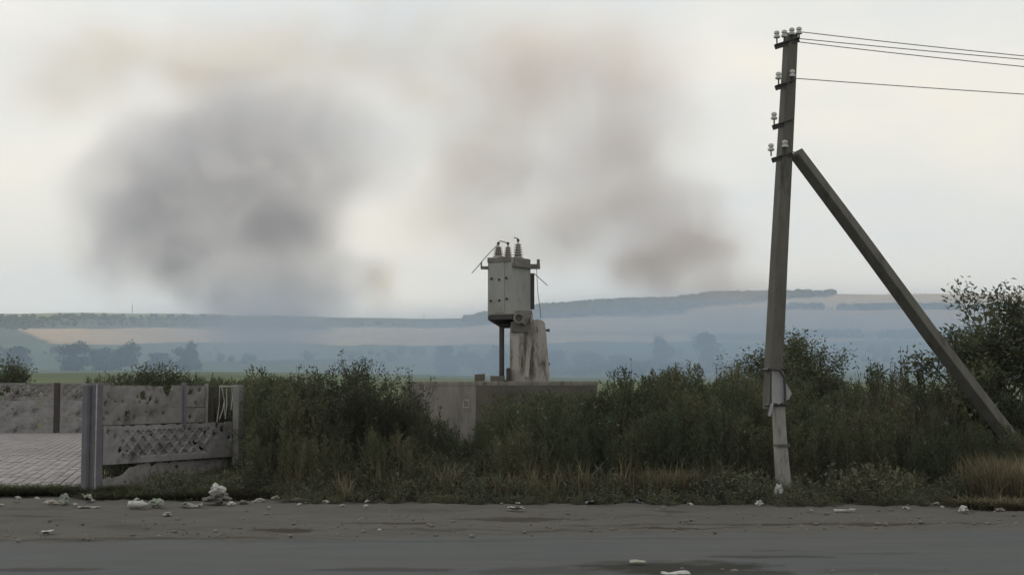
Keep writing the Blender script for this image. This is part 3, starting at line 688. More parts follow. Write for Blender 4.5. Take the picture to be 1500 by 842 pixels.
# line wires to the next pole beyond the right edge of the photograph
def line(u, v, sag, dz, label, ex=38.0, ey=4.0, dy=-.1):
    a = PP(u, v, dy); b = Vector((a.x + ex, a.y + ey, a.z + dz)); pts = []
    for i in range(49):
        f = i / 48; p_ = a.lerp(b, f); p_.z -= sag * 4 * f * (1 - f); pts.append(p_)
    wire('line_wire', pts, .0085, M['wire'], label, 'power line', 'power lines strung from the pole')
M['wire'] = mat('aluminium_wire', (0.16, 0.16, 0.165), rough=0.5, metallic=0.3)
line(1172, 47, .95, .35, 'power line from the top right insulator, uppermost of the four', dy=-.05)
line(1171, 57, .78, -.1, 'power line second from the top, crossing under the uppermost', ey=2.5, dy=.05)
line(1171, 62, .98, .1, 'power line third from the top, lowest of the upper bundle', ey=3, dy=.1)
line(1163, 115, .48, .0, 'single lower power line from the second crossarm')
# ------------------------------------------------------------------ vegetation
M['leaf'] = mat('weed_leaf', (0.048, 0.068, 0.038), (0.080, 0.102, 0.056), 0.35, rough=0.7, spec=0.15, tint=(0.145, 0.14, 0.085), transl=0.25)
M['leaf_dark'] = mat('dark_leaf', (0.042, 0.056, 0.030), (0.060, 0.078, 0.042), 0.7, rough=0.7, spec=0.15, tint=(0.07, 0.068, 0.042), transl=0.2)
M['leaf_low'] = mat('low_weed_leaf', (0.078, 0.096, 0.066), (0.115, 0.132, 0.090), 0.6, rough=0.75, spec=0.12, tint=(0.15, 0.135, 0.09), transl=0.2)
M['leaf_red'] = mat('reddish_leaf', (0.10, 0.065, 0.05), (0.075, 0.06, 0.04), 0.8, rough=0.8, spec=0.1, tint=(0.13, 0.09, 0.06), transl=0.2)
M['straw'] = mat('dry_straw', (0.23, 0.20, 0.13), (0.15, 0.134, 0.09), 0.8, rough=0.85, spec=0.1, tint=(0.10, 0.09, 0.055), transl=0.2)
M['stem'] = mat('weed_stem', (0.075, 0.08, 0.05), (0.055, 0.055, 0.04), 1.0, rough=0.85, spec=0.1, tint=(0.14, 0.12, 0.08))
M['deadstem'] = mat('dead_stem', (0.06, 0.05, 0.042), (0.04, 0.035, 0.03), 1.0, rough=0.9, spec=0.1, tint=(0.09, 0.075, 0.06))
M['grass'] = mat('grass_blade', (0.05, 0.068, 0.036), (0.075, 0.095, 0.05), 0.8, rough=0.75, spec=0.12, tint=(0.14, 0.125, 0.075), transl=0.3)
M['flower'] = mat('pale_seed_tuft', (0.22, 0.22, 0.19), (0.15, 0.15, 0.125), 3, rough=0.9)
M['bark'] = mat('bark', (0.065, 0.055, 0.045), (0.045, 0.04, 0.034), 5, rough=0.95, bump=0.004)
M['far_leaf'] = mat('distant_foliage', (0.040, 0.055, 0.030), (0.060, 0.075, 0.040), 0.05, rough=0.9, spec=0.05, tint=(0.085, 0.095, 0.05))
R = np.random.default_rng(11)

class TB:
    """triangle soup with per-face material and per-vertex tint (numpy, fast to scatter)"""
    def __init__(s): s.v = []; s.m = []
    def tri(s, a, b, c, m=0): s.v.append((a, b, c)); s.m.append(m)
    def leaf(s, base, d, n, L_, W, m=0, fold=0.15):
        d = np.asarray(d, float); d /= np.linalg.norm(d) + 1e-9
        side = np.cross(d, n); side /= np.linalg.norm(side) + 1e-9; up = np.cross(side, d)
        base = np.asarray(base, float); mid = base + d * L_ * .45; tip = base + d * L_ - up * L_ * .12
        a, b = mid + side * W / 2 + up * fold * W, mid - side * W / 2 + up * fold * W
        s.tri(base, a, tip, m); s.tri(base, tip, b, m)
    def stick(s, a, b, r0, r1, m=1, n=3):
        a, b = np.asarray(a, float), np.asarray(b, float); d = b - a; d /= np.linalg.norm(d) + 1e-9
        x = np.cross(d, (0.3, 0.9, 0.1)); x /= np.linalg.norm(x) + 1e-9; y = np.cross(d, x)
        pa = [a + (x * math.cos(2 * math.pi * k / n) + y * math.sin(2 * math.pi * k / n)) * r0 for k in range(n)]
        pb = [b + (x * math.cos(2 * math.pi * k / n) + y * math.sin(2 * math.pi * k / n)) * r1 for k in range(n)]
        for k in range(n):
            k2 = (k + 1) % n
            s.tri(pa[k], pa[k2], pb[k2], m); s.tri(pa[k], pb[k2], pb[k], m)
    def arr(s): return np.array(s.v, float), np.array(s.m, int)
def ru(a, b): return R.uniform(a, b)
def rdir(el0, el1, az=None):
    a = ru(0, 2 * math.pi) if az is None else az; e = ru(el0, el1)
    return np.array((math.cos(a) * math.cos(e), math.sin(a) * math.cos(e), math.sin(e)))
UP = np.array((0, 0, 1.0))

def weed_tall(seed, feather=1.0, nb=26, leaf=.055):
    """ragweed / wormwood: height 1, side branches with many narrow leaves"""
    t = TB(); lean = np.array((ru(-.08, .08), ru(-.08, .08), 0)); az = ru(0, 6.28)
    pts = [np.array((0, 0, 0.0)) + lean * f * f + np.array((0, 0, f)) for f in np.linspace(0, 1, 6)]
    for i in range(5): t.stick(pts[i], pts[i + 1], .010 * (1 - i * .17), .010 * (1 - (i + 1) * .17), 1)
    for k in range(nb):
        f = .12 + .86 * (k / nb) ** .85; az += 2.4 + ru(-.3, .3)
        b = lean * f * f + np.array((0, 0, f)); ln = (.30 * (1 - f) ** .7 + .05) * feather * ru(.7, 1.2)
        d = rdir(.45, .95, az); e = b + d * ln + UP * ln * .12
        t.stick(b, e, .0035, .0015, 1)
        nl = int(4 + ln * 34)
        for q in range(nl):
            g = (q + .6) / nl; p = b + (e - b) * g
            t.leaf(p, d * .55 + rdir(-.5, .9), UP + rdir(-.4, .4) * .6, leaf * ru(.7, 1.25) * (1.1 - .4 * g), leaf * .36, 0)
    for q in range(9): t.leaf(pts[-1] - UP * ru(0, .10), rdir(.5, 1.4), UP + rdir(-.3, .3), .045, .014, 0)
    return t.arr()
def weed_broad(seed, n=16):
    t = TB(); az = 0
    for s_ in range(3):
        base = np.array((ru(-.04, .04), ru(-.04, .04), 0)); d = rdir(1.15, 1.5); top = base + d * ru(.75, 1.0)
        t.stick(base, top, .009, .004, 1)
        for k in range(n):
            f = .1 + .9 * k / n; az += 2.2; p = base + (top - base) * f
            t.leaf(p, rdir(-.1, .8, az), UP + rdir(-.3, .3) * .5, ru(.08, .13) * (1.2 - .6 * f), .05, 0)
            t.leaf(p, rdir(.1, .9), UP + rdir(-.3, .3), ru(.05, .09), .03, 0)
    return t.arr()
def weed_low(seed, n=75):
    """low sprawling clump, radius ~.5, height ~.5 (unit)"""
    t = TB()
    for k in range(15):
        d = rdir(.35, 1.4); ln = ru(.35, .62); e = d * ln + np.array((0, 0, .0)); t.stick((0, 0, 0), e, .006, .002, 1)
        for q in range(9):
            g = .15 + .85 * q / 9; t.leaf(d * ln * g, d * .4 + rdir(-.4, 1.0), UP + rdir(-.4, .4) * .7, ru(.05, .11), ru(.022, .04), 0)
    return t.arr()
def grass_tuft(seed, n=34, h=1.0, w=.012, spread=.16):
    t = TB()
    for k in range(n):
        b = np.array((R.normal(0, spread * .4), R.normal(0, spread * .4), 0)); d = rdir(1.0, 1.5); L_ = ru(.5, 1.0) * h
        side = np.cross(d, UP + .01); side /= np.linalg.norm(side) + 1e-9
        p1 = b + d * L_ * .5; dr = np.array((d[0], d[1], 0)) * .35 * L_; p2 = p1 + d * L_ * .5 + dr - UP * .1 * L_
        t.tri(b - side * w, b + side * w, p1 + side * w * .7, 0); t.tri(b - side * w, p1 + side * w * .7, p1 - side * w * .7, 0); t.tri(p1 - side * w * .7, p1 + side * w * .7, p2, 0)
    return t.arr()
def dry_stalk(seed):
    t = TB(); lean = np.array((ru(-.1, .1), ru(-.1, .1), 0)); top = lean + UP
    t.stick((0, 0, 0), top, .007, .003, 1)
    for k in range(14):
        f = ru(.35, 1); b = lean * f + UP * f; d = rdir(.7, 1.25); e = b + d * ru(.04, .17); t.stick(b, e, .0035, .002, 1)
        for q in range(4): t.leaf(e - d * ru(0, .05), rdir(-.2, 1.4), UP + rdir(-.5, .5), ru(.018, .035), .016, 2)
    for q in range(12): t.leaf(top - UP * ru(0, .16), rdir(.0, 1.5), rdir(-.5, .5), ru(.02, .04), .018, 2)
    return t.arr()

def scatter(name, protos, places, mats, label=None, kind='stuff', parent=None, chunk=None):
    """places: list of (proto index, x, y, z, height scale, width scale, rz, tint)"""
    VV, MI, TT = [], [], []
    for k, (V, m) in enumerate(protos):
        pl = np.array([p[1:] for p in places if p[0] == k], float)
        if len(pl) == 0: continue
        x, y, z, hs, ws, rz, ti = pl.T
        c, s = np.cos(rz)[:, None, None], np.sin(rz)[:, None, None]
        X = (V[None, :, :, 0] * c - V[None, :, :, 1] * s) * ws[:, None, None] + x[:, None, None]
        Y = (V[None, :, :, 0] * s + V[None, :, :, 1] * c) * ws[:, None, None] + y[:, None, None]
        Z = V[None, :, :, 2] * hs[:, None, None] + z[:, None, None]
        VV.append(np.stack([X, Y, Z], -1).reshape(-1, 3)); MI.append(np.tile(m, len(pl)))
        tt = np.clip(ti[:, None] + R.normal(0, .12, (len(pl), V.shape[0])), 0, 1)
        TT.append(np.repeat(tt.reshape(-1), 3))
    VV = np.concatenate(VV); MI = np.concatenate(MI); TT = np.concatenate(TT)
    o = np_mesh(name, VV, np.arange(len(VV)).reshape(-1, 3), mats, MI, TT, parent)
    tag(o, label, None, None, kind); return o

# --- the tall thicket
tallp = [weed_tall(i, feather=ru(.8, 1.3), nb=int(ru(20, 30)), leaf=ru(.045, .065)) for i in range(7)] + [weed_broad(i) for i in range(2)] + [dry_stalk(0), dry_stalk(1)]
U_H = [340, 365, 395, 430, 470, 520, 580, 610, 650, 690, 720, 780, 840, 880, 930, 960, 1010, 1060, 1110, 1150, 1200, 1260, 1300, 1350, 1400, 1450, 1520, 1700]
V_H = [600, 562, 552, 566, 585, 590, 585, 595, 625, 648, 588, 572, 562, 560, 574, 562, 552, 550, 556, 578, 578, 566, 562, 568, 572, 580, 590, 590]
def thick_h(x, y):
    u = 750 + F_PX * x / y; v = np.interp(u, U_H, V_H)
    return EYE + (560 - v) / F_PX * y
places = []
def patchy(x, y): return noise.noise(Vector((x * .55, y * .55, 4.0)))
n_try = 0
while len(places) < 2000 and n_try < 20000:
    n_try += 1
    y = 24.2 + 8.5 * R.random() ** 1.35; x = ru(-6.2, 15.5)
    u = 750 + F_PX * x / y
    if u < 366 or u > 1560: continue
    if u < 700 and y > 28.6: continue                       # keep the block clear
    if abs(x - tx(697)) < 4.2 and 29.0 < y and x > -1.9 and x < 2.1: continue
    fr = min(1.0, .62 + (y - 24.2) * .16)
    h = thick_h(x, max(y, 26)) * fr
    if h < .25: continue
    h *= ru(.72, 1.06) * (1 + .30 * patchy(x, y) + .12 * noise.noise(Vector((x * 2.1, y * 2.1, 9))))
    if x > 7.75 + (y - 24) * .45 and y < 26.3:
        if y < 24.6: continue
        h = min(h, ru(.95, 1.35))       # straw patch on the right
    if 690 < u < 885: h = min(h, 1.80 + .12 * R.random())
    k = int(R.integers(0, 7)) if R.random() < .86 else int(R.integers(7, 9))
    if 1230 < u < 1400 and R.random() < .25: k = int(R.integers(9, 11)); h *= 1.2
    elif R.random() < .035: k = int(R.integers(9, 11)); h *= 1.08
    ti = np.clip(.22 + .95 * patchy(x * 1.7 + 9, y) + ru(-.15, .25), 0, 1)
    if k < 7: places.append((k, x, y, -.02, h, ru(.85, 1.2) * max(.8, h * .75), ru(0, 6.28), ti))
    elif k < 9: places.append((k, x, y, -.02, h * .8, ru(1.1, 1.6), ru(0, 6.28), ti))
    else: places.append((k, x, y, -.02, h, 1.1, ru(0, 6.28), ti))
for _ in range(330):
    y = ru(26.0, 29.2); x = ru(-2.6, 2.6); u = 750 + F_PX * x / y
    vt = np.interp(u, [560, 600, 640, 655, 692, 705, 740, 800, 870], [580, 596, 612, 640, 642, 606, 590, 578, 572]); h = (EYE + (560 - vt) / F_PX * y) * ru(.75, 1.0)
    places.append((int(R.integers(0, 7)), x, y, -.02, h, ru(.85, 1.15) * max(.8, h * .7), ru(0, 6.28), ru(0, .6)))
scatter('weed_thicket', tallp, places, [M['leaf'], M['stem'], M['deadstem']], 'tall tangled green weeds filling the verge behind the dirt shoulder')

# --- low sprawling cover along the shoulder
lowp = [weed_low(i) for i in range(6)]
places = []
def front_y(x): return shoulder_y(x)
for _ in range(1500):
    x = ru(-6.4, 12.5); d = R.random() ** 1.2 * 2.0; y = front_y(x) - .15 + d + .25 * noise.noise(Vector((x * 2.2, 5, 1)))
    u = 750 + F_PX * x / y
    if u > 1405 and R.random() < .75: continue
    if u < 420: y = max(y, 24.1 + .2 * noise.noise(Vector((x * 3, 1, 1))))
    hh = (.30 + .75 * min(1, d / 1.0)) * ru(.7, 1.15) * (1 + .35 * noise.noise(Vector((x * .9, 8, 1))))
    if 900 < u < 1010 and R.random() < .45: continue
    if u < 520: hh *= .8
    places.append((int(R.integers(0, 6)), x, y, -.01, hh, hh * ru(.8, 1.1) + .12, ru(0, 6.28), np.clip(.28 + .5 * noise.noise(Vector((x * 1.1, y, 2))) + ru(-.15, .2), 0, 1)))
scatter('ground_cover', lowp, places, [M['leaf_low'], M['stem'], M['deadstem']], 'low sprawling dusty weeds along the edge of the dirt shoulder')

# reddish dying weeds by the end post, straw patches
places = [(int(R.integers(0, 6)), ru(-5.6, -3.4), ru(24.3, 25.2), 0, ru(.5, .95), ru(.5, .8), ru(0, 6.28), ru(0, .8)) for _ in range(26)]
places += [(int(R.integers(0, 6)), ru(10.2, 12), ru(23.5, 25.2), 0, ru(.4, .8), ru(.5, .8), ru(0, 6.28), ru(0, .8)) for _ in range(8)]
places += [(int(R.integers(0, 6)), ru(-4.6, 1.5), ru(23.9, 24.6), 0, ru(.35, .7), ru(.4, .7), ru(0, 6.28), ru(0, .8)) for _ in range(30)]
scatter('dying_weeds', lowp, places, [M['leaf_red'], M['deadstem'], M['deadstem']], 'reddish brown withered weeds among the green ones')
gp = [grass_tuft(i) for i in range(5)]
places = []
for _ in range(1000):
    x = ru(7.6, 12); y = ru(22.8, 26.6)
    if x < 7.75 + (y - 23.5) * .40 + ru(-.3, .5): continue
    places.append((int(R.integers(0, 5)), x, y, 0, ru(.5, 1.15), ru(.9, 1.4), ru(0, 6.28), ru(0, 1)))
for _ in range(60):
    x = ru(2.35, 3.1); y = ru(23.6, 24.3); places.append((int(R.integers(0, 5)), x, y, 0, ru(.4, .75), ru(.8, 1.2), ru(0, 6.28), ru(0, .6)))
for _ in range(60):
    x = ru(-3, 7); y = ru(23.6, 24.8); places.append((int(R.integers(0, 5)), x, y, 0, ru(.5, 1.1), ru(.6, 1.2), ru(0, 6.28), ru(0, .8)))
for _ in range(420):
    x = ru(7.4, 12.5); y = 22.0 + 1.6 * R.random(); places.append((int(R.integers(0, 5)), x, y, .01, ru(.08, .3), ru(.8, 1.5), ru(0, 6.28), ru(0, .9)))
scatter('dry_grass', gp, places, [M['straw'], M['straw']], 'dry straw coloured grass at the right end of the weeds')

# --- green fringe along the yard edge, at the fence foot and behind the far fence
places = []
for _ in range(900):
    x = ru(-12, -7.1); y = 24.75 + .35 * R.random() + .1 * noise.noise(Vector((x, 2, 2)))
    places.append((int(R.integers(0, 5)), x, y, 0, ru(.10, .30), ru(.7, 1.2), ru(0, 6.28), ru(0, .5)))
for _ in range(700):
    f = R.random(); p_ = A2.lerp(B2, f); n2 = Vector((fd.y, -fd.x, 0)).normalized(); q_ = p_ + n2 * ru(.08, .55)
    places.append((int(R.integers(0, 5)), q_.x, q_.y, 0, ru(.08, .22) + .45 * f * f, ru(.7, 1.2), ru(0, 6.28), ru(0, .5)))
for _ in range(500):
    x = ru(-7.4, -4.5); y = ru(24.0, 24.9); places.append((int(R.integers(0, 5)), x, y, 0, ru(.06, .22) + .12 * max(0, x + 6), ru(.7, 1.2), ru(0, 6.28), ru(0, .7)))
scatter('grass', gp, places, [M['grass'], M['grass']], 'short dark green grass along the yard edge and fence foot')
places = []
for _ in range(70):
    f = .25 + .85 * R.random(); p_ = A2.lerp(B2, f); n2 = Vector((fd.y, -fd.x, 0)).normalized(); q_ = p_ + n2 * ru(.15, .8)
    places.append((int(R.integers(0, 6)), q_.x, q_.y, 0, ru(.4, .8) * (.5 + f * .9), ru(.5, .8), ru(0, 6.28), ru(0, .5)))
for _ in range(150):
    q_ = A2.lerp(B2, ru(-.02, 1.0)) + Vector((-fd.y, fd.x, 0)).normalized() * ru(.25, 1.2)
    if 750 + F_PX * q_.x / q_.y > 166: places.append((int(R.integers(0, 6)), q_.x, q_.y, 0, ru(.7, 1.1), ru(.4, .6), ru(0, 6.28), ru(0, .3)))
scatter('ground_cover', lowp, places, [M['leaf_low'], M['stem'], M['deadstem']], 'low green weeds growing up the foot of the nearest fence')
places = []
for _ in range(520):            # weeds standing behind the nearer fence and the far fence
    x = ru(-17.5, -6.6); y = ru(34, 52) if x > -8.5 or R.random() < .15 else ru(55.2, 57.5)
    u = 750 + F_PX * x / y
    if u < 145 and y < 54: continue
    if y > 54 and u < 128 and R.random() < .5: continue
    h = EYE + (560 - np.interp(u, [0, 60, 120, 200, 260, 330], [556, 560, 557, 548, 552, 556])) / F_PX * y
    places.append((int(R.integers(0, 7)), x, y, 0, h * ru(.72, 1.04), ru(1.1, 1.9), ru(0, 6.28), ru(0, .6)))
scatter('weeds', tallp, places, [M['leaf'], M['stem'], M['deadstem']], 'tall weeds showing above the panel fences')
places = [(int(R.integers(0, 7)), ru(-7.1, -3.8), ru(27.2, 31), 0, ru(1.2, 1.95), ru(1.1, 1.9), ru(0, 6.28), ru(0, .4)) for _ in range(190)]
places = [p for p in places if (fd.x * (p[2] - A2.y) - fd.y * (p[1] - A2.x)) / FL > .35 and (p[1] < -5.2 or p[2] > 28.6)]
for _ in range(150):
    f, g_ = ru(0, 1.15), ru(.5, 3.5); q_ = A2.lerp(B2, f) + Vector((-fd.y, fd.x, 0)).normalized() * g_
    if 750 + F_PX * q_.x / q_.y > 150 + 4: places.append((int(R.integers(0, 7)), q_.x, q_.y, 0, ru(1.2, 2.0), ru(1.1, 1.8), ru(0, 6.28), ru(0, .4)))
scatter('weeds', tallp, places, [M['leaf_dark'], M['stem'], M['deadstem']], 'dark weeds crowding behind the nearer fence')

# --- bright seed tufts sprinkled in the thicket
t = TB()
for _ in range(110):
    y = ru(24.2, 26.2); x = ru(-2.5, 9.5); h = thick_h(x, 26) * ru(.35, .9)
    for q in range(5): t.leaf((x + R.normal(0, .012), y, h + R.normal(0, .012)), rdir(-.5, 1.4), rdir(-1, 1), ru(.025, .05), .022, 0)
V, m = t.arr(); o = np_mesh('seed_tufts', V.reshape(-1, 3), np.arange(len(V) * 3).reshape(-1, 3), [M['flower']], m, np.zeros(len(V) * 3)); tag(o, 'small pale seed tufts dotted over the tall weeds', None, None, 'stuff')

# ------------------------------------------------------------------ shrubs and trees with real branching
def grow(tb, tips, p, d, L_, r, depth, spread, up, split=3, taper=.62, wob=.25):
    segs = 3; q = np.array(p, float); d = np.array(d, float)
    for i in range(segs):
        d = d + R.normal(0, wob, 3) * .4 + UP * up * .15; d /= np.linalg.norm(d)
        e = q + d * L_ / segs; r1 = r * (1 - .12 * (i + 1)); tb.stick(q, e, r * (1 - .12 * i), r1, 1, n=5 if r > .02 else 3)
        if depth > 0 and i > 0 and R.random() < .7:
            nd = d + rdir(-.2, .8) * spread; nd /= np.linalg.norm(nd); grow(tb, tips, e, nd, L_ * taper * ru(.7, 1), r1 * .6, depth - 1, spread, up, split, taper, wob)
        if depth <= 1: tips.append((e.copy(), d.copy(), depth))
        q = e
    if depth > 0:
        for k in range(split):
            nd = d + rdir(-.4, .9) * spread; nd /= np.linalg.norm(nd); grow(tb, tips, q, nd, L_ * taper * ru(.75, 1.15), r * .62, depth - 1, spread, up, split, taper, wob)
def make_woody(name, label, cat, loc, stems, L_, r, depth, spread, up, leaf, nleaf, lm, split=3, clump=.12, group=None, taper=.62, tipm=None, tilt=(1.0, 1.5), lw=.5, wob=.25):
    root = empty(name, loc); tag(root, label, cat, group)
    tb = TB(); tips = []
    for s_ in range(stems):
        grow(tb, tips, (R.normal(0, .05 * stems ** .5), R.normal(0, .05 * stems ** .5), -.02), rdir(*tilt), L_ * ru(.8, 1.1), r, depth, spread, up, split, taper, wob)
    V, m = tb.arr(); np_mesh('branches' if stems > 1 else 'trunk', V.reshape(-1, 3), np.arange(len(V) * 3).reshape(-1, 3), [M['bark']], m * 0, np.zeros(len(V) * 3), root)
    lb = TB(); tt = []
    for p, d, dep in tips:
        sh = ru(0, .6)
        for q in range(nleaf):
            c = p + R.normal(0, clump, 3); lb.leaf(c, d * .4 + rdir(-.6, 1.0), UP + rdir(-.5, .5) * .8, leaf * ru(.6, 1.3), leaf * lw * ru(.7, 1.1), 0); tt += [sh + ru(-.1, .1)] * 6
    V, m = lb.arr(); np_mesh('foliage', V.reshape(-1, 3), np.arange(len(V) * 3).reshape(-1, 3), [M[lm]], m * 0, np.clip(np.array(tt), 0, 1), root)
    return root, len(V), np.array([t_[0] for t_ in tips])
def G0(u, D): q = P(u, 560, D); return (q.x, D, 0)
res = []
res.append(make_woody('young_tree', 'leafy young tree at the right edge behind the slanted strut', 'tree', G0(1500, 27.8), 5, 1.72, .045, 3, 1.0, (.3), .12, 10, 'leaf', clump=.10, taper=.68, tilt=(.7, 1.4)))
res.append(make_woody('young_tree', 'loose leafy sapling beside the right edge, lower than the tree behind', 'tree', G0(1455, 27.0), 3, 1.0, .03, 3, .8, .3, .10, 8, 'leaf_dark', clump=.09, tilt=(.9, 1.4)))
res.append(make_woody('shrub', 'bushy green shrub rising behind the leaning power pole', 'shrub', G0(1195, 38), 7, 1.5, .035, 3, .9, .25, .12, 7, 'leaf', clump=.15, tilt=(.6, 1.4)))
res.append(make_woody('dead_bush', 'dark round bush with many upright clubbed twigs, left of the masonry block', 'bush', G0(520, 26.4), 30, 1.2, .017, 2, .62, .7, .055, 8, 'leaf_dark', clump=.036, tilt=(.5, 1.5), lw=.6))
res.append(make_woody('dead_bush', 'smaller dark twiggy bush showing above the nearer holed fence', 'bush', G0(237, 36), 12, 1.22, .016, 2, .55, .6, .075, 9, 'leaf_dark', clump=.07, tilt=(.7, 1.5), lw=.6))
res.append(make_woody('bush', 'dark leafy bush rising just right of the fence end post', 'bush', G0(428, 27.6), 9, 1.05, .018, 2, .5, .8, .08, 9, 'leaf', clump=.08, tilt=(.9, 1.5), lw=.5))
res.append(make_woody('bush', 'small green bush poking above the far fence at the left edge', 'bush', G0(12, 57.5), 8, 1.5, .02, 2, .5, .6, .13, 8, 'leaf', clump=.14, tilt=(.8, 1.5), lw=.6))
for r_ in res: print(r_[0].name, r_[0]['label'][:30], 'tris', r_[1], 'top', r_[2][:, 2].max(), 'r', np.abs(r_[2][:, :2]).max())

# ------------------------------------------------------------------ trees across the valley
def far_crown(h, w, n, seed, leaf=.55):
    t = TB(); cl = []
    for k in range(13):
        a = ru(0, 6.28); rr = ru(0, .42) * w; f_ = ru(.12, .86); cl.append((np.array((math.cos(a) * rr * (1.2 - f_ * .6), math.sin(a) * rr, h * f_)), np.array((w * ru(.2, .34), w * ru(.2, .34), h * ru(.13, .22)))))
    for _ in range(n):
        c, r = cl[int(R.integers(0, len(cl)))]; d = R.normal(0, 1, 3); d /= np.linalg.norm(d); p = c + d * r * R.random() ** .4
        t.leaf(p, rdir(-1, 1), d + rdir(-.5, .5) * .5, leaf * ru(.6, 1.4), leaf * .8, 0)
    return t.arr()
def far_tree(u, D, h, w, label, group='trees standing in the valley smoke', n=1900, leaf=.8):
    x = (u - 750) / F_PX * D; z = tz(x, D) - .2
    root = empty('tree', (x, D, z)); tag(root, label, 'tree', group)
    mb = MB(); mb.tube([(0, 0, 0), (.1, 0, h * .3), (-.1, .1, h * .6), (0, 0, h * .8)], [.28, .22, .14, .06], 6)
    for k in range(4):
        a = k * 1.7; mb.tube([(0, 0, h * (.3 + .08 * k)), (math.cos(a) * w * .2, math.sin(a) * w * .2, h * (.5 + .08 * k))], [.12, .04], 5)
    mb.build('trunk', M['bark'], root)
    V, m = far_crown(h, w, n, 0, leaf)
    np_mesh('crown', V.reshape(-1, 3), np.arange(len(V) * 3).reshape(-1, 3), [M['far_leaf']], m, np.repeat(np.clip(R.normal(.3, .2, len(V)), 0, 1), 3), root)
DV = 400
def hv(v_top, v_base, D): return (v_base - v_top) / F_PX * D
specs = [(32, 430, 506, 548, 9.0, 'round hazy tree standing alone, leftmost in the valley smoke'), (110, 400, 500, 546, 11.5, 'broad dark hazy tree, left of a pair above the far fence'), (150, 405, 505, 546, 8, 'lower hazy tree in the gap of the dark pair above the far fence'),
         (178, 398, 497, 546, 9.5, 'dense hazy tree, right of the dark pair above the far fence'), (235, 410, 512, 546, 8, 'low hazy tree between the dark pair and the square topped tree'), (275, 400, 500, 548, 7.0, 'square topped hazy tree above the nearer fence'),
         (655, 400, 505, 556, 8, 'hazy tree left of the transformer, farther from it'), (694, 396, 508, 556, 8.5, 'rounded hazy tree close left of the transformer pipe'), (728, 390, 500, 556, 7.5, 'hazy tree partly hidden behind the pipe and pillar'),
         (815, 400, 512, 560, 10, 'low dark hazy tree just right of the meter cabinet'), (860, 390, 515, 562, 10, 'spreading hazy tree right of the cabinet, second along'), (905, 395, 518, 562, 9, 'hazy tree in the row right of the cabinet, third along'), 
         (968, 400, 492, 560, 7.5, 'tall narrow hazy tree, left of the two tall ones before the pole'), (1034, 400, 486, 560, 9.5, 'tallest hazy tree standing left of the power pole'),
         (930, 330, 540, 572, 9, 'small dark bushy tree low above the weeds, left'), (990, 330, 542, 572, 9, 'small dark bushy tree low above the weeds, right'), (1085, 420, 520, 560, 8, 'faint low tree close left of the power pole')]
for u, D, vt, vb, w_, lb in specs:
    x = (u - 750) / F_PX * D; zt = EYE + (560 - vt) / F_PX * D
    far_tree(u, D, max(3.5, zt - tz(x, D)), w_, lb)

# far woods and tree belts: one mass each
ico = bmesh.new(); bmesh.ops.create_icosphere(ico, subdivisions=2, radius=1.0)
IV = np.array([v.co[:] for v in ico.verts]); IF = np.array([[v.index for v in f.verts] for f in ico.faces]); ico.free()
def wood(name, label, pts, hmin, hmax):
    VV, FF, TT = [], [], []; b = 0
    for x, y in pts:
        h = ru(hmin, hmax); w_ = h * ru(.35, .6); z = tz(x, y)
        jit = 1 + R.normal(0, .13, (len(IV), 1)); V = IV * jit * np.array((w_, w_, h * .5)) + np.array((x, y, z + h * .45))
        VV.append(V); FF.append(IF + b); TT.append(np.full(len(V), ru(0, .7))); b += len(V)
    o = np_mesh(name, np.concatenate(VV), np.concatenate(FF), [M['far_leaf']], None, np.concatenate(TT)); tag(o, label, None, None, 'stuff')
def band(u0, u1, D0, D1, n, f=None):
    out_ = []
    while len(out_) < n:
        u, D = ru(u0, u1), ru(D0, D1)
        if f is not None and not f(u, D): continue
        out_.append(((u - 750) / F_PX * D, D))
    return out_
wood('hill_wood', 'wood covering the long hill behind the transformer and the pole', band(680, 1225, 2080, 2590, 1500, lambda u, D: (u - 680) / 545 * 480 + R.normal(0, 30) < 999 and (u < 1000 or D > 2170 + (u - 1000) * 1.6)) + band(700, 1225, 2570, 2600, 420), 4, 10)
wood('ridge_wood', 'dark wood along the low ridge on the left', band(-60, 330, 1900, 2420, 500, lambda u, D: noise.noise(Vector((u * .012, D * .006, 0))) > -.15) + band(-60, 60, 1750, 1900, 40) + band(470, 640, 2100, 2160, 26), 3, 7)
wood('tree_belt', 'narrow tree belt across the tan fields on the right', band(1150, 1530, 2040, 2075, 420, lambda u, D: noise.noise(Vector((u * .03, 0, 0))) > -.32), 5, 11)
wood('tree_belt', 'second, nearer and fainter tree belt below the first on the right', band(1140, 1560, 1330, 1460, 380, lambda u, D: noise.noise(Vector((u * .02, 3, 0))) > -.25), 3, 6.5)
wood('scrub', 'scattered scrub on the meadow between valley trees and fields', band(-50, 1550, 620, 1000, 120, lambda u, D: noise.noise(Vector((u * .01, D * .01, 7))) > .05), 2.5, 6)
for u, v0, v1, lb in ((193, 446, 459, 'thin mast on the left skyline under the smoke'), (621, 459, 469, 'short thin mast on the skyline left of the transformer')):
    D = 2590; x = (u - 750) / F_PX * D; z = tz(x, D); mb = MB(); h = EYE + (560 - v0) / F_PX * D - z
    mb.tube([(0, 0, 0), (0, 0, h)], [.9, .45], 4); 
    for k in range(3): mb.box((0, 0, h * (.6 + .15 * k)), (2.4, .3, .5))
    o = mb.build('radio_mast', M['darksteel']); o.location = (x, D, z); tag(o, lb, 'mast')

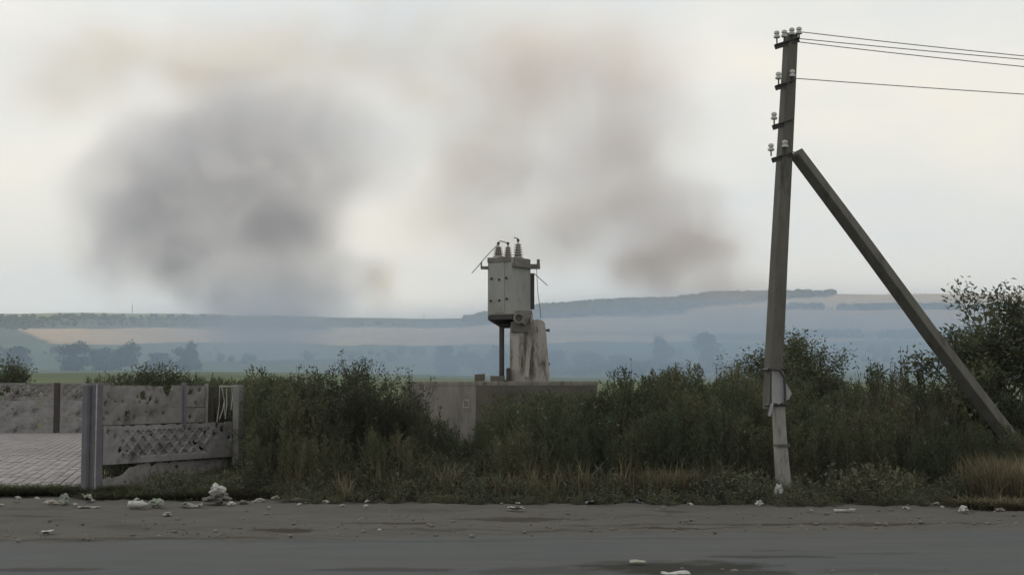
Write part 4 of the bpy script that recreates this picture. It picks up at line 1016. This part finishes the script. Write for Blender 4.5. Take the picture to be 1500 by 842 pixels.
# ------------------------------------------------------------------ litter and rubble on the shoulder
M['plastic'] = mat('white_plastic', (0.40, 0.41, 0.41), (0.25, 0.25, 0.245), 8, rough=0.5)
M['paper'] = mat('crumpled_paper', (0.30, 0.30, 0.27), (0.18, 0.175, 0.15), 10, rough=0.9)
M['greenish'] = mat('greenish_plastic', (0.15, 0.18, 0.15), (0.21, 0.23, 0.19), 8, rough=0.6)
M['stone'] = mat('grey_rubble', (0.13, 0.125, 0.115), (0.085, 0.08, 0.073), 9, rough=0.95, bump=.004)
M['gravel'] = mat('gravel_stone', (0.17, 0.16, 0.145), (0.10, 0.095, 0.085), 3, rough=.95)
M['earth'] = M['darkdirt']
def crumple(name, c, size, m, label, cat, seed, amp=.35, sub=3, group=None, rz=0):
    bm = bmesh.new(); bmesh.ops.create_icosphere(bm, subdivisions=sub, radius=1)
    for v in bm.verts:
        q = v.co.copy(); f = 1 + amp * noise.noise(q * 1.6 + Vector((seed, 0, 0))) * 2 + amp * .8 * abs(noise.noise(q * 4 + Vector((0, seed, 0))))
        v.co = Vector((q.x * size[0], q.y * size[1], q.z * size[2])) * f * .42
    zmin = min(v.co.z for v in bm.verts)
    for v in bm.verts: v.co.z = max(v.co.z - zmin * .8, 0.0)
    me = bpy.data.meshes.new(name); bm.to_mesh(me); bm.free(); me.materials.append(M[m])
    o = bpy.data.objects.new(name, me); COL.objects.link(o); o.location = (c.x, c.y, c.z); o.rotation_euler = (0, 0, rz)
    return tag(o, label, cat, group)
def sheet(name, c, w_, d_, h_, m, label, cat, seed, rz=0):
    n = 9; vs = []; fs = []
    for k in (0, 1):
        for i in range(n):
            for j in range(n):
                x, y = (i / (n - 1) - .5) * w_, (j / (n - 1) - .5) * d_
                z = h_ * (.5 + noise.noise(Vector((x * 7 + seed, y * 7, seed)))) * 1.0 + h_ * .4 * noise.noise(Vector((x * 22, y * 22, seed)))
                e = 1 + .25 * noise.noise(Vector((i * .7, j * .7, seed)))
                vs.append((x * e, y * e, max(z, 0.002) + .004 * k))
    for k in (0, 1):
        for i in range(n - 1):
            for j in range(n - 1):
                a = k * n * n + i * n + j; f = (a, a + n, a + n + 1, a + 1); fs.append(f if k else f[::-1])
    mb = MB(); mb.mesh(vs, fs); o = mb.build(name, M[m]); o.location = c; o.rotation_euler = (0, 0, rz); return tag(o, label, cat)
def GD(u, v, z=.03): return G(u, v, z)
crumple('plastic_bag', GD(318, 724, .12), (.30, .24, .19), 'plastic', 'puffed white plastic bag on a rubble heap below the fence end', 'bag', 1.3, .5)
crumple('rubble_heap', GD(319, 738), (.40, .34, .20), 'stone', 'lumpy grey rubble heap carrying the white bag', 'rubble', 2.1, .5)
b_ = MB(); b_.lathe([(.03, 0), (.075, .02), (.08, .10), (.075, .12), (.08, .14), (.078, .26), (.05, .34), (.025, .38), (.025, .41)], (0, 0, .078), (1, .12, 0), 12)
o = b_.build('plastic_jug', M['plastic'], smooth=True); o.scale = (.8, .8, .75); o.location = GD(187, 744); tag(o, 'white plastic jug lying on its side below the lattice panel', 'jug')
crumple('plastic_bag', GD(229, 743), (.22, .16, .13), 'greenish', 'dark greenish crumpled bag right of the lying jug', 'bag', 7.7, .5)
sheet('paper_sheet', GD(130, 744), .34, .22, .05, 'paper', 'flat pale torn sheet in front of the thick fence post', 'paper', 1.1, .2)
crumple('plastic_bag', GD(94, 738), (.17, .16, .17), 'greenish', 'pale greenish bag at the yard edge left of the post', 'bag', 3.3, .45)
crumple('paper_wad', GD(77, 740), (.30, .14, .08), 'paper', 'flattened pale wad beside the greenish bag', 'paper', 4.4, .5)
sheet('wood_scrap', GD(128, 731), .10, .30, .10, 'paper', 'small pale broken slat leaning at the foot of the thick post', 'debris', 9.2, .6)
sheet('scrap', GD(70, 778, .05), .16, .10, .02, 'plastic', 'small bright white scrap on the dirt at the far left', 'scrap', 3.9, .1)
crumple('paper_wad', GD(245, 755), (.14, .12, .06), 'paper', 'small pale wad on the dirt in front of the jug', 'paper', 6.1, .5)
sheet('paper_sheet', GD(282, 742), .30, .12, .07, 'greenish', 'long pale strip lying left of the rubble heap', 'paper', 5.1, .15)
crumple('paper_wad', GD(339, 741), (.12, .10, .07), 'plastic', 'small white wad right of the rubble heap', 'paper', 8.1, .5)
crumple('stone', GD(357, 738), (.17, .12, .07), 'stone', 'pale stone in the grass, first right of the small white wad', 'stone', 8.8, .4)
crumple('stone', GD(381, 735), (.16, .12, .09), 'paper', 'pale lump in the grass, second right of the rubble heap', 'stone', 9.8, .4)
crumple('stone', GD(404, 731), (.14, .10, .08), 'paper', 'pale lump at the grass edge near the dark bush', 'stone', 10.8, .4)
crumple('paper_wad', GD(448, 722, .12), (.17, .12, .13), 'paper', 'round pale wad caught in the weeds below the dark bush', 'paper', 11.1, .5)
crumple('paper_wad', GD(466, 730), (.20, .12, .11), 'paper', 'low pale wad below and right of the round one', 'paper', 12.4, .5)
crumple('stone', GD(440, 734), (.34, .16, .07), 'stone', 'flat grey rubble lump left of the low pale wad', 'stone', 13.4, .4)
sheet('torn_sack', GD(562, 724), .46, .30, .14, 'plastic', 'largest torn white sack lying at the foot of the weeds', 'sack', 3.1, -.35)
sheet('paper_sheet', GD(543, 730), .26, .12, .05, 'paper', 'narrow pale strip sticking out left of the torn white sack', 'paper', 4.1, .3)
crumple('stone', GD(583, 732), (.20, .14, .09), 'earth', 'dark clod of earth right of the torn sack', 'clod', 2.9, .3)
def twig(pts, r, m, label, cat='branch', name='dry_branch'):
    mb = MB(); q0 = GD(*pts[0][:2]); q0.z = 0
    mb.tube([GD(u, v_) + Vector((0, 0, z_)) - q0 for u, v_, z_ in pts], [r * (1 - .4 * i / len(pts)) for i in range(len(pts))], 6)
    o = mb.build(name, M[m]); o.location = q0; return tag(o, label, cat)
twig([(602, 729, .20), (607, 729, .07), (615, 730, .06), (621, 729, .08)], .03, 'paper', 'pale forked scrap at the weed edge right of the torn sack')
twig([(629, 727, .05), (633, 727, .12), (636, 727, .17)], .035, 'paper', 'short pale stick pointing up beside the forked scrap')
twig([(629, 727, .04), (639, 729, .03), (648, 730, .02)], .035, 'paper', 'pale stick lying flat right of the forked scrap')
sheet('paper_sheet', GD(754, 747), .26, .16, .07, 'plastic', 'crumpled bright white paper on bare dirt near the middle', 'paper', 7.1, .2)
crumple('stone', GD(739, 728, .05), (.26, .2, .2), 'stone', 'rounded grey stone in the weed edge above the bright paper', 'stone', 5.5, .25)
crumple('paper_wad', GD(727, 730), (.08, .08, .09), 'paper', 'tiny pale wad left of the bright paper, at the weed edge', 'paper', 6.5, .4)
twig([(757, 724, .02), (762, 720, .08), (768, 718, .12)], .02, 'paper', 'thin pale curled strip in the weeds above the bright paper')
crumple('stone', GD(556, 777, .05), (.06, .05, .04), 'plastic', 'tiny white pebble on the dirt near the asphalt edge', 'stone', 2.2, .2)
sheet('paper_sheet', GD(863, 737), .16, .12, .05, 'plastic', 'small white scrap at the weed edge right of the block', 'paper', 8.8, .5)
crumple('paper_wad', GD(858, 732), (.07, .07, .06), 'paper', 'tiny wad just above the small white scrap', 'paper', 2.7, .5)
sheet('paper_sheet', GD(933, 737), .22, .14, .07, 'plastic', 'bent white scrap at the weed edge, mid right', 'paper', 9.9, -.5)
crumple('paper_wad', GD(979, 726), (.07, .07, .10), 'paper', 'tiny pale wad near the straw tuft', 'paper', 2.5, .5)
sheet('paper_sheet', GD(1024, 735), .16, .12, .05, 'paper', 'dull pale scrap on the dirt bay right of the straw tuft', 'paper', 3.5, .1)
crumple('paper_wad', GD(1112, 741), (.11, .1, .1), 'plastic', 'small white wad just left of the pole foot', 'paper', 2.3, .5)
crumple('broken_concrete', GD(1141, 729, .1), (.16, .12, .26), 'plastic', 'whitewashed broken concrete lump at the foot of the pole', 'debris', 4.9, .3)
b_ = MB(); b_.box((0, 0, .015), (.34, .10, .03), jit=.008); b_.box((.12, 0, .035), (.08, .1, .012), jit=.004)
o = b_.build('white_lath', M['plastic']); o.location = GD(1238, 749); tag(o, 'thin white lath on the dirt right of the pole', 'debris')
crumple('plastic_cup', GD(1411, 749), (.16, .14, .11), 'plastic', 'bright white crushed cup below the straw grass', 'cup', 5.9, .4)
crumple('paper_wad', GD(1465, 748), (.14, .1, .05), 'paper', 'dull flat wad right of the crushed cup', 'paper', 6.9, .4)
crumple('plastic_bag', GD(1497, 728, .1), (.26, .2, .26), 'plastic', 'white bag in the straw grass at the right edge', 'bag', 7.9, .4)
sheet('scrap', GD(934, 823, .075), .17, .10, .02, 'paper', 'small pale scrap floating at the puddle edge', 'scrap', 2.0, 0)
sheet('scrap', GD(990, 840, .075), .30, .14, .02, 'plastic', 'larger white scrap at the near edge of the puddle', 'scrap', 6.0, 0)
s0 = sheet('litter_scrap', Vector((0, 0, 0)), .11, .08, .03, 'paper', 'small flat scrap of litter scattered along the weed edge', 'scrap', 14.2); s0['group'] = 'small scraps scattered along the verge'
s1 = crumple('litter_scrap', Vector((0, 0, 0)), (.10, .07, .05), 'paper', 'small crumpled lump of litter scattered along the weed edge', 'scrap', 15.2, .6, sub=2, group='small scraps scattered along the verge')
for k in range(34):
    x = ru(-9, 9); src_ = (s0, s1)[k % 2]; o = src_ if k < 2 else src_.copy()
    if k >= 2: COL.objects.link(o)
    o.location = (x if k % 3 else ru(-8.5, -2), shoulder_y(x) - ru(-.1, .5) * (1 if R.random() < .7 else 2.5), .035); o.rotation_euler = (0, 0, ru(0, 6.28)); q = ru(.5, 1.3); o.scale = (q, q, q)
t = TB()                    # gravel and crumbs: nobody could count it
VV, FF, b = [], [], 0
I1 = bmesh.new(); bmesh.ops.create_icosphere(I1, subdivisions=1, radius=1.0); JV = np.array([v.co[:] for v in I1.verts]); JF = np.array([[v.index for v in f.verts] for f in I1.faces]); I1.free()
for _ in range(1100):
    x = ru(-10, 11); y = edge_y(x) + ru(-.3, 1) * 3.2 * R.random() + ru(0, 3.4) * R.random()
    if y > shoulder_y(x) + .8: continue
    if R.random() < .1: y = ru(12.5, 15); x = ru(-1, 6)
    s_ = R.random() ** 4 * .032 + .007; V = JV * (1 + R.normal(0, .18, (len(JV), 1))) * np.array((s_ * 1.3, s_, s_ * .7)) + np.array((x, y, .047 if y < edge_y(x) else .028))
    VV.append(V); FF.append(JF + b); b += len(V)
o = np_mesh('gravel', np.concatenate(VV), np.concatenate(FF), [M['gravel']]); tag(o, kind='stuff')
# ------------------------------------------------------------------ air: even haze, then smoke
hz = MB(); hz.box((0, 1590, 131.5), (6200, 3460, 273)); 
def vol_mat(name, color, dens, aniso=0.0, attr=True):
    m = bpy.data.materials.new(name); m.use_nodes = True; t = m.node_tree; t.nodes.clear()
    o = N(t, 'ShaderNodeOutputMaterial'); v = N(t, 'ShaderNodeVolumePrincipled')
    v.inputs['Color'].default_value = (*color, 1); v.inputs['Density'].default_value = dens
    v.inputs['Anisotropy'].default_value = aniso
    if not attr: v.inputs['Density Attribute'].default_value = ''
    t.links.new(v.outputs[0], o.inputs['Volume']); return m
hm = vol_mat('haze', (0.74, 0.84, 1.0), 0.00018, attr=False)
haze = hz.build('haze', hm); tag(haze, kind='stuff')

def smoke(name, label, lo, hi, res, blobs, color, dens, warp=(22, 22, 22), wscale=0.018, nscale=0.03, ndet=5, nlow=0.38, nhigh=0.62, nmin=0.15, seed=0.0, kind='stuff', core=0.0, nr=0.55):
    """fog volume: soft lobes carved by turbulence, voxelised by geometry nodes"""
    me = bpy.data.meshes.new(name); ob = bpy.data.objects.new(name, me); COL.objects.link(ob)
    g = bpy.data.node_groups.new(name, 'GeometryNodeTree')
    g.interface.new_socket('Geometry', in_out='INPUT', socket_type='NodeSocketGeometry')
    g.interface.new_socket('Geometry', in_out='OUTPUT', socket_type='NodeSocketGeometry')
    L = g.links.new; go = N(g, 'NodeGroupOutput')
    vc = N(g, 'GeometryNodeVolumeCube')
    vc.inputs['Min'].default_value = lo; vc.inputs['Max'].default_value = hi
    for k, r in zip('XYZ', res): vc.inputs['Resolution ' + k].default_value = r
    pos = N(g, 'GeometryNodeInputPosition')
    def vm(op, a, b=None):
        n = N(g, 'ShaderNodeVectorMath', operation=op)
        for i, q in enumerate((a, b)):
            if q is None: continue
            if isinstance(q, tuple): n.inputs[i].default_value = q
            else: L(q, n.inputs[i])
        return n
    def ma(op, a, b=None, clamp=False):
        n = N(g, 'ShaderNodeMath', operation=op); n.use_clamp = clamp
        for i, q in enumerate((a, b)):
            if q is None: continue
            if isinstance(q, (int, float)): n.inputs[i].default_value = q
            else: L(q, n.inputs[i])
        return n.outputs[0]
    off = vm('ADD', pos.outputs[0], (seed * 91.0, seed * 37.0, seed * 53.0)).outputs[0]
    nw = N(g, 'ShaderNodeTexNoise'); nw.inputs['Scale'].default_value = wscale; nw.inputs['Detail'].default_value = 4
    L(off, nw.inputs['Vector'])
    c0 = vm('SUBTRACT', nw.outputs['Color'], (0.5, 0.5, 0.5)).outputs[0]
    wp = vm('ADD', pos.outputs[0], vm('MULTIPLY', c0, tuple(2.0 * k for k in warp)).outputs[0]).outputs[0]
    acc = None
    for c, r, wt in blobs:
        d = vm('MULTIPLY', vm('SUBTRACT', wp, tuple(c)).outputs[0], tuple(1.0 / k for k in r)).outputs[0]
        ln = vm('LENGTH', d).outputs['Value']
        mr = N(g, 'ShaderNodeMapRange', interpolation_type='SMOOTHERSTEP')
        mr.inputs[1].default_value = 1.0; mr.inputs[2].default_value = core; mr.inputs[3].default_value = 0.0; mr.inputs[4].default_value = wt
        L(ln, mr.inputs[0])
        acc = mr.outputs[0] if acc is None else ma('ADD', acc, mr.outputs[0])
    nn = N(g, 'ShaderNodeTexNoise'); nn.inputs['Scale'].default_value = nscale; nn.inputs['Detail'].default_value = ndet
    nn.inputs['Roughness'].default_value = nr; nn.inputs['Distortion'].default_value = 0.6
    L(off, nn.inputs['Vector'])
    m2 = N(g, 'ShaderNodeMapRange'); m2.inputs[1].default_value = nlow; m2.inputs[2].default_value = nhigh; m2.inputs[3].default_value = nmin; m2.inputs[4].default_value = 1.0
    L(nn.outputs['Fac'], m2.inputs[0])
    dn = ma('MULTIPLY', acc, m2.outputs[0])
    dn = ma('MAXIMUM', ma('SUBTRACT', dn, 0.012), 0.0)
    L(dn, vc.inputs['Density'])
    sm = N(g, 'GeometryNodeSetMaterial'); sm.inputs['Material'].default_value = vol_mat(name, color, dens)
    L(vc.outputs[0], sm.inputs[0]); L(sm.outputs[0], go.inputs[0])
    md = ob.modifiers.new('smoke', 'NODES'); md.node_group = g
    ob.data.materials.append(sm.inputs['Material'].default_value)
    tag(ob, label, 'smoke', None, kind)
    return ob
def B(u, v, D, rx, rz, ry, wt):        # lobe given by where it stands, radii in metres
    return (P(u, v, D), (rx, ry, rz), wt)
DS = 800
left = [B(330, 260, DS, 105, 66, 42, .40), B(400, 190, DS, 74, 46, 42, .60), B(250, 215, DS, 66, 46, 42, .50), B(310, 320, DS, 84, 48, 42, .65), B(500, 235, DS, 54, 50, 40, .60), B(165, 280, DS, 44, 48, 36, .40),
        B(200, 350, DS, 50, 38, 35, .65), B(210, 385, DS, 44, 32, 30, .7), B(290, 400, DS, 50, 30, 32, .45), B(440, 380, DS, 52, 46, 35, .75), B(390, 460, DS, 50, 40, 35, .9), B(520, 415, DS, 34, 18, 30, .5), B(420, 535, DS, 70, 34, 35, .75), B(300, 420, DS, 50, 20, 30, .45), B(470, 450, DS, 36, 30, 30, .5), B(430, 310, DS, 60, 46, 38, .5)]
smoke('smoke_plume', 'wide blue grey smoke plume rising from the valley on the left', (-440, 740, 8), (70, 865, 266), (250, 60, 130), left,
      (0.78, 0.77, 0.85), 0.030, nmin=0.50, nlow=.38, nhigh=.62, ndet=8, nscale=.024, warp=(26, 20, 26), wscale=.017, seed=4.2, core=.30, nr=.66)
right = [B(700, 240, DS, 50, 46, 40, .7), B(860, 250, DS, 66, 50, 45, .65), B(980, 310, DS, 46, 42, 40, .75), B(1000, 385, DS, 52, 24, 35, .95), B(940, 190, DS, 60, 46, 40, .55),
         B(780, 130, DS, 84, 46, 50, .40), B(740, 340, DS, 60, 32, 40, .45), B(900, 90, DS, 90, 46, 50, .28), B(930, 400, DS, 40, 24, 35, .8), B(1070, 425, DS, 44, 13, 30, .9), B(900, 340, DS, 66, 40, 40, .4), B(1040, 360, DS, 34, 26, 30, .35)]
smoke('smoke_plume', 'thinner pinkish brown smoke plume drifting over the wooded hill', (-75, 742, 14), (215, 862, 262), (150, 60, 130), right,
      (0.87, 0.75, 0.72), 0.027, nmin=0.46, nlow=.38, nhigh=.62, ndet=8, nscale=.024, warp=(26, 20, 26), wscale=.017, seed=3.1, core=.25, nr=.66)
veil = [B(300, 80, 850, 130, 44, 50, .6), B(560, 90, 850, 130, 70, 50, .55), B(90, 110, 850, 70, 55, 40, .55), B(820, 90, 850, 120, 66, 50, .6), B(560, 425, 850, 26, 26, 24, 1.3), B(330, 150, 850, 120, 50, 40, .4), B(640, 300, 850, 60, 60, 30, .5), B(820, 350, 850, 60, 44, 30, .5), B(120, 330, 850, 34, 60, 30, .35), B(700, 180, 850, 80, 60, 30, .4)]
smoke('smoke_veil', 'thin warm beige smoke spread across the upper sky behind the plumes', (-400, 800, 14), (200, 905, 268), (170, 40, 90), veil,
      (0.97, 0.81, 0.61), 0.025, nmin=0.3, nlow=.38, nhigh=.64, ndet=6, nscale=.02, warp=(26, 22, 26), wscale=.018, seed=5.3)
def LB(u, z, D, rx, ry, rz, wt): return (((u - 750) / F_PX * D, D, z), (rx, ry, rz), wt)
low = [LB(560, 5, 190, 26, 70, 10, .5), LB(700, 5, 190, 26, 70, 10, .5), LB(860, 5, 185, 26, 70, 10, .55), LB(1020, 5, 185, 26, 70, 10, .55), LB(1180, 5, 190, 26, 70, 10, .5), LB(1350, 5, 190, 26, 70, 12, .8), LB(330, 5, 230, 26, 70, 12, .5), LB(400, 8, 300, 70, 130, 16, .55), LB(560, 8, 300, 60, 130, 15, .7), LB(700, 6, 280, 50, 130, 14, .8), LB(840, 7, 260, 50, 130, 14, 1.0), LB(960, 9, 280, 50, 130, 17, 1.1), LB(1090, 9, 280, 50, 130, 19, 1.0),
       LB(1230, 8, 280, 60, 130, 18, 1.0), LB(1400, 8, 300, 70, 140, 16, .9), LB(1600, 8, 300, 80, 130, 15, .7), LB(180, 9, 360, 90, 110, 16, .8), LB(-40, 9, 360, 90, 110, 15, .6), LB(-300, 9, 360, 120, 120, 15, .6),
       LB(300, 24, 620, 90, 110, 24, .6), LB(420, 30, 640, 70, 80, 36, .8), LB(650, 24, 600, 120, 110, 20, .6), LB(1000, 26, 620, 120, 120, 24, .9), LB(1250, 26, 620, 120, 120, 22, .9), LB(1500, 24, 600, 130, 120, 20, .6)]
smoke('drifting_smoke', 'low blue smoke lying along the valley bottom behind the weeds', (-330, 110, 0), (330, 740, 62), (150, 120, 44), low,
      (0.44, 0.57, 0.76), 0.0068, warp=(25, 25, 7), wscale=.012, nscale=.02, nlow=.3, nhigh=.7, nmin=.3, seed=7.7)
def FB(u, v, D, rx, ry, rz, wt): q = P(u, v, D); return ((q.x, q.y, q.z), (rx, ry, rz), wt)
far = [FB(100, 500, 1500, 520, 620, 38, .55), FB(450, 490, 1500, 300, 620, 52, 1.0), FB(700, 495, 1500, 400, 620, 38, .6), FB(1000, 478, 1600, 380, 650, 60, 1.0), FB(1180, 480, 1600, 330, 650, 58, .75), FB(1420, 485, 1600, 420, 620, 44, .35), FB(-300, 500, 1500, 500, 620, 40, .5), FB(1800, 490, 1600, 500, 620, 44, .5)]
smoke('hanging_smoke', 'thin blue smoke hanging over the far fields below the ridge', (-1150, 850, 10), (1300, 2320, 165), (120, 74, 60), far,
      (0.50, 0.62, 0.80), 0.0010, warp=(80, 80, 10), wscale=.004, nscale=.006, nlow=.3, nhigh=.7, nmin=.5, seed=2.7)
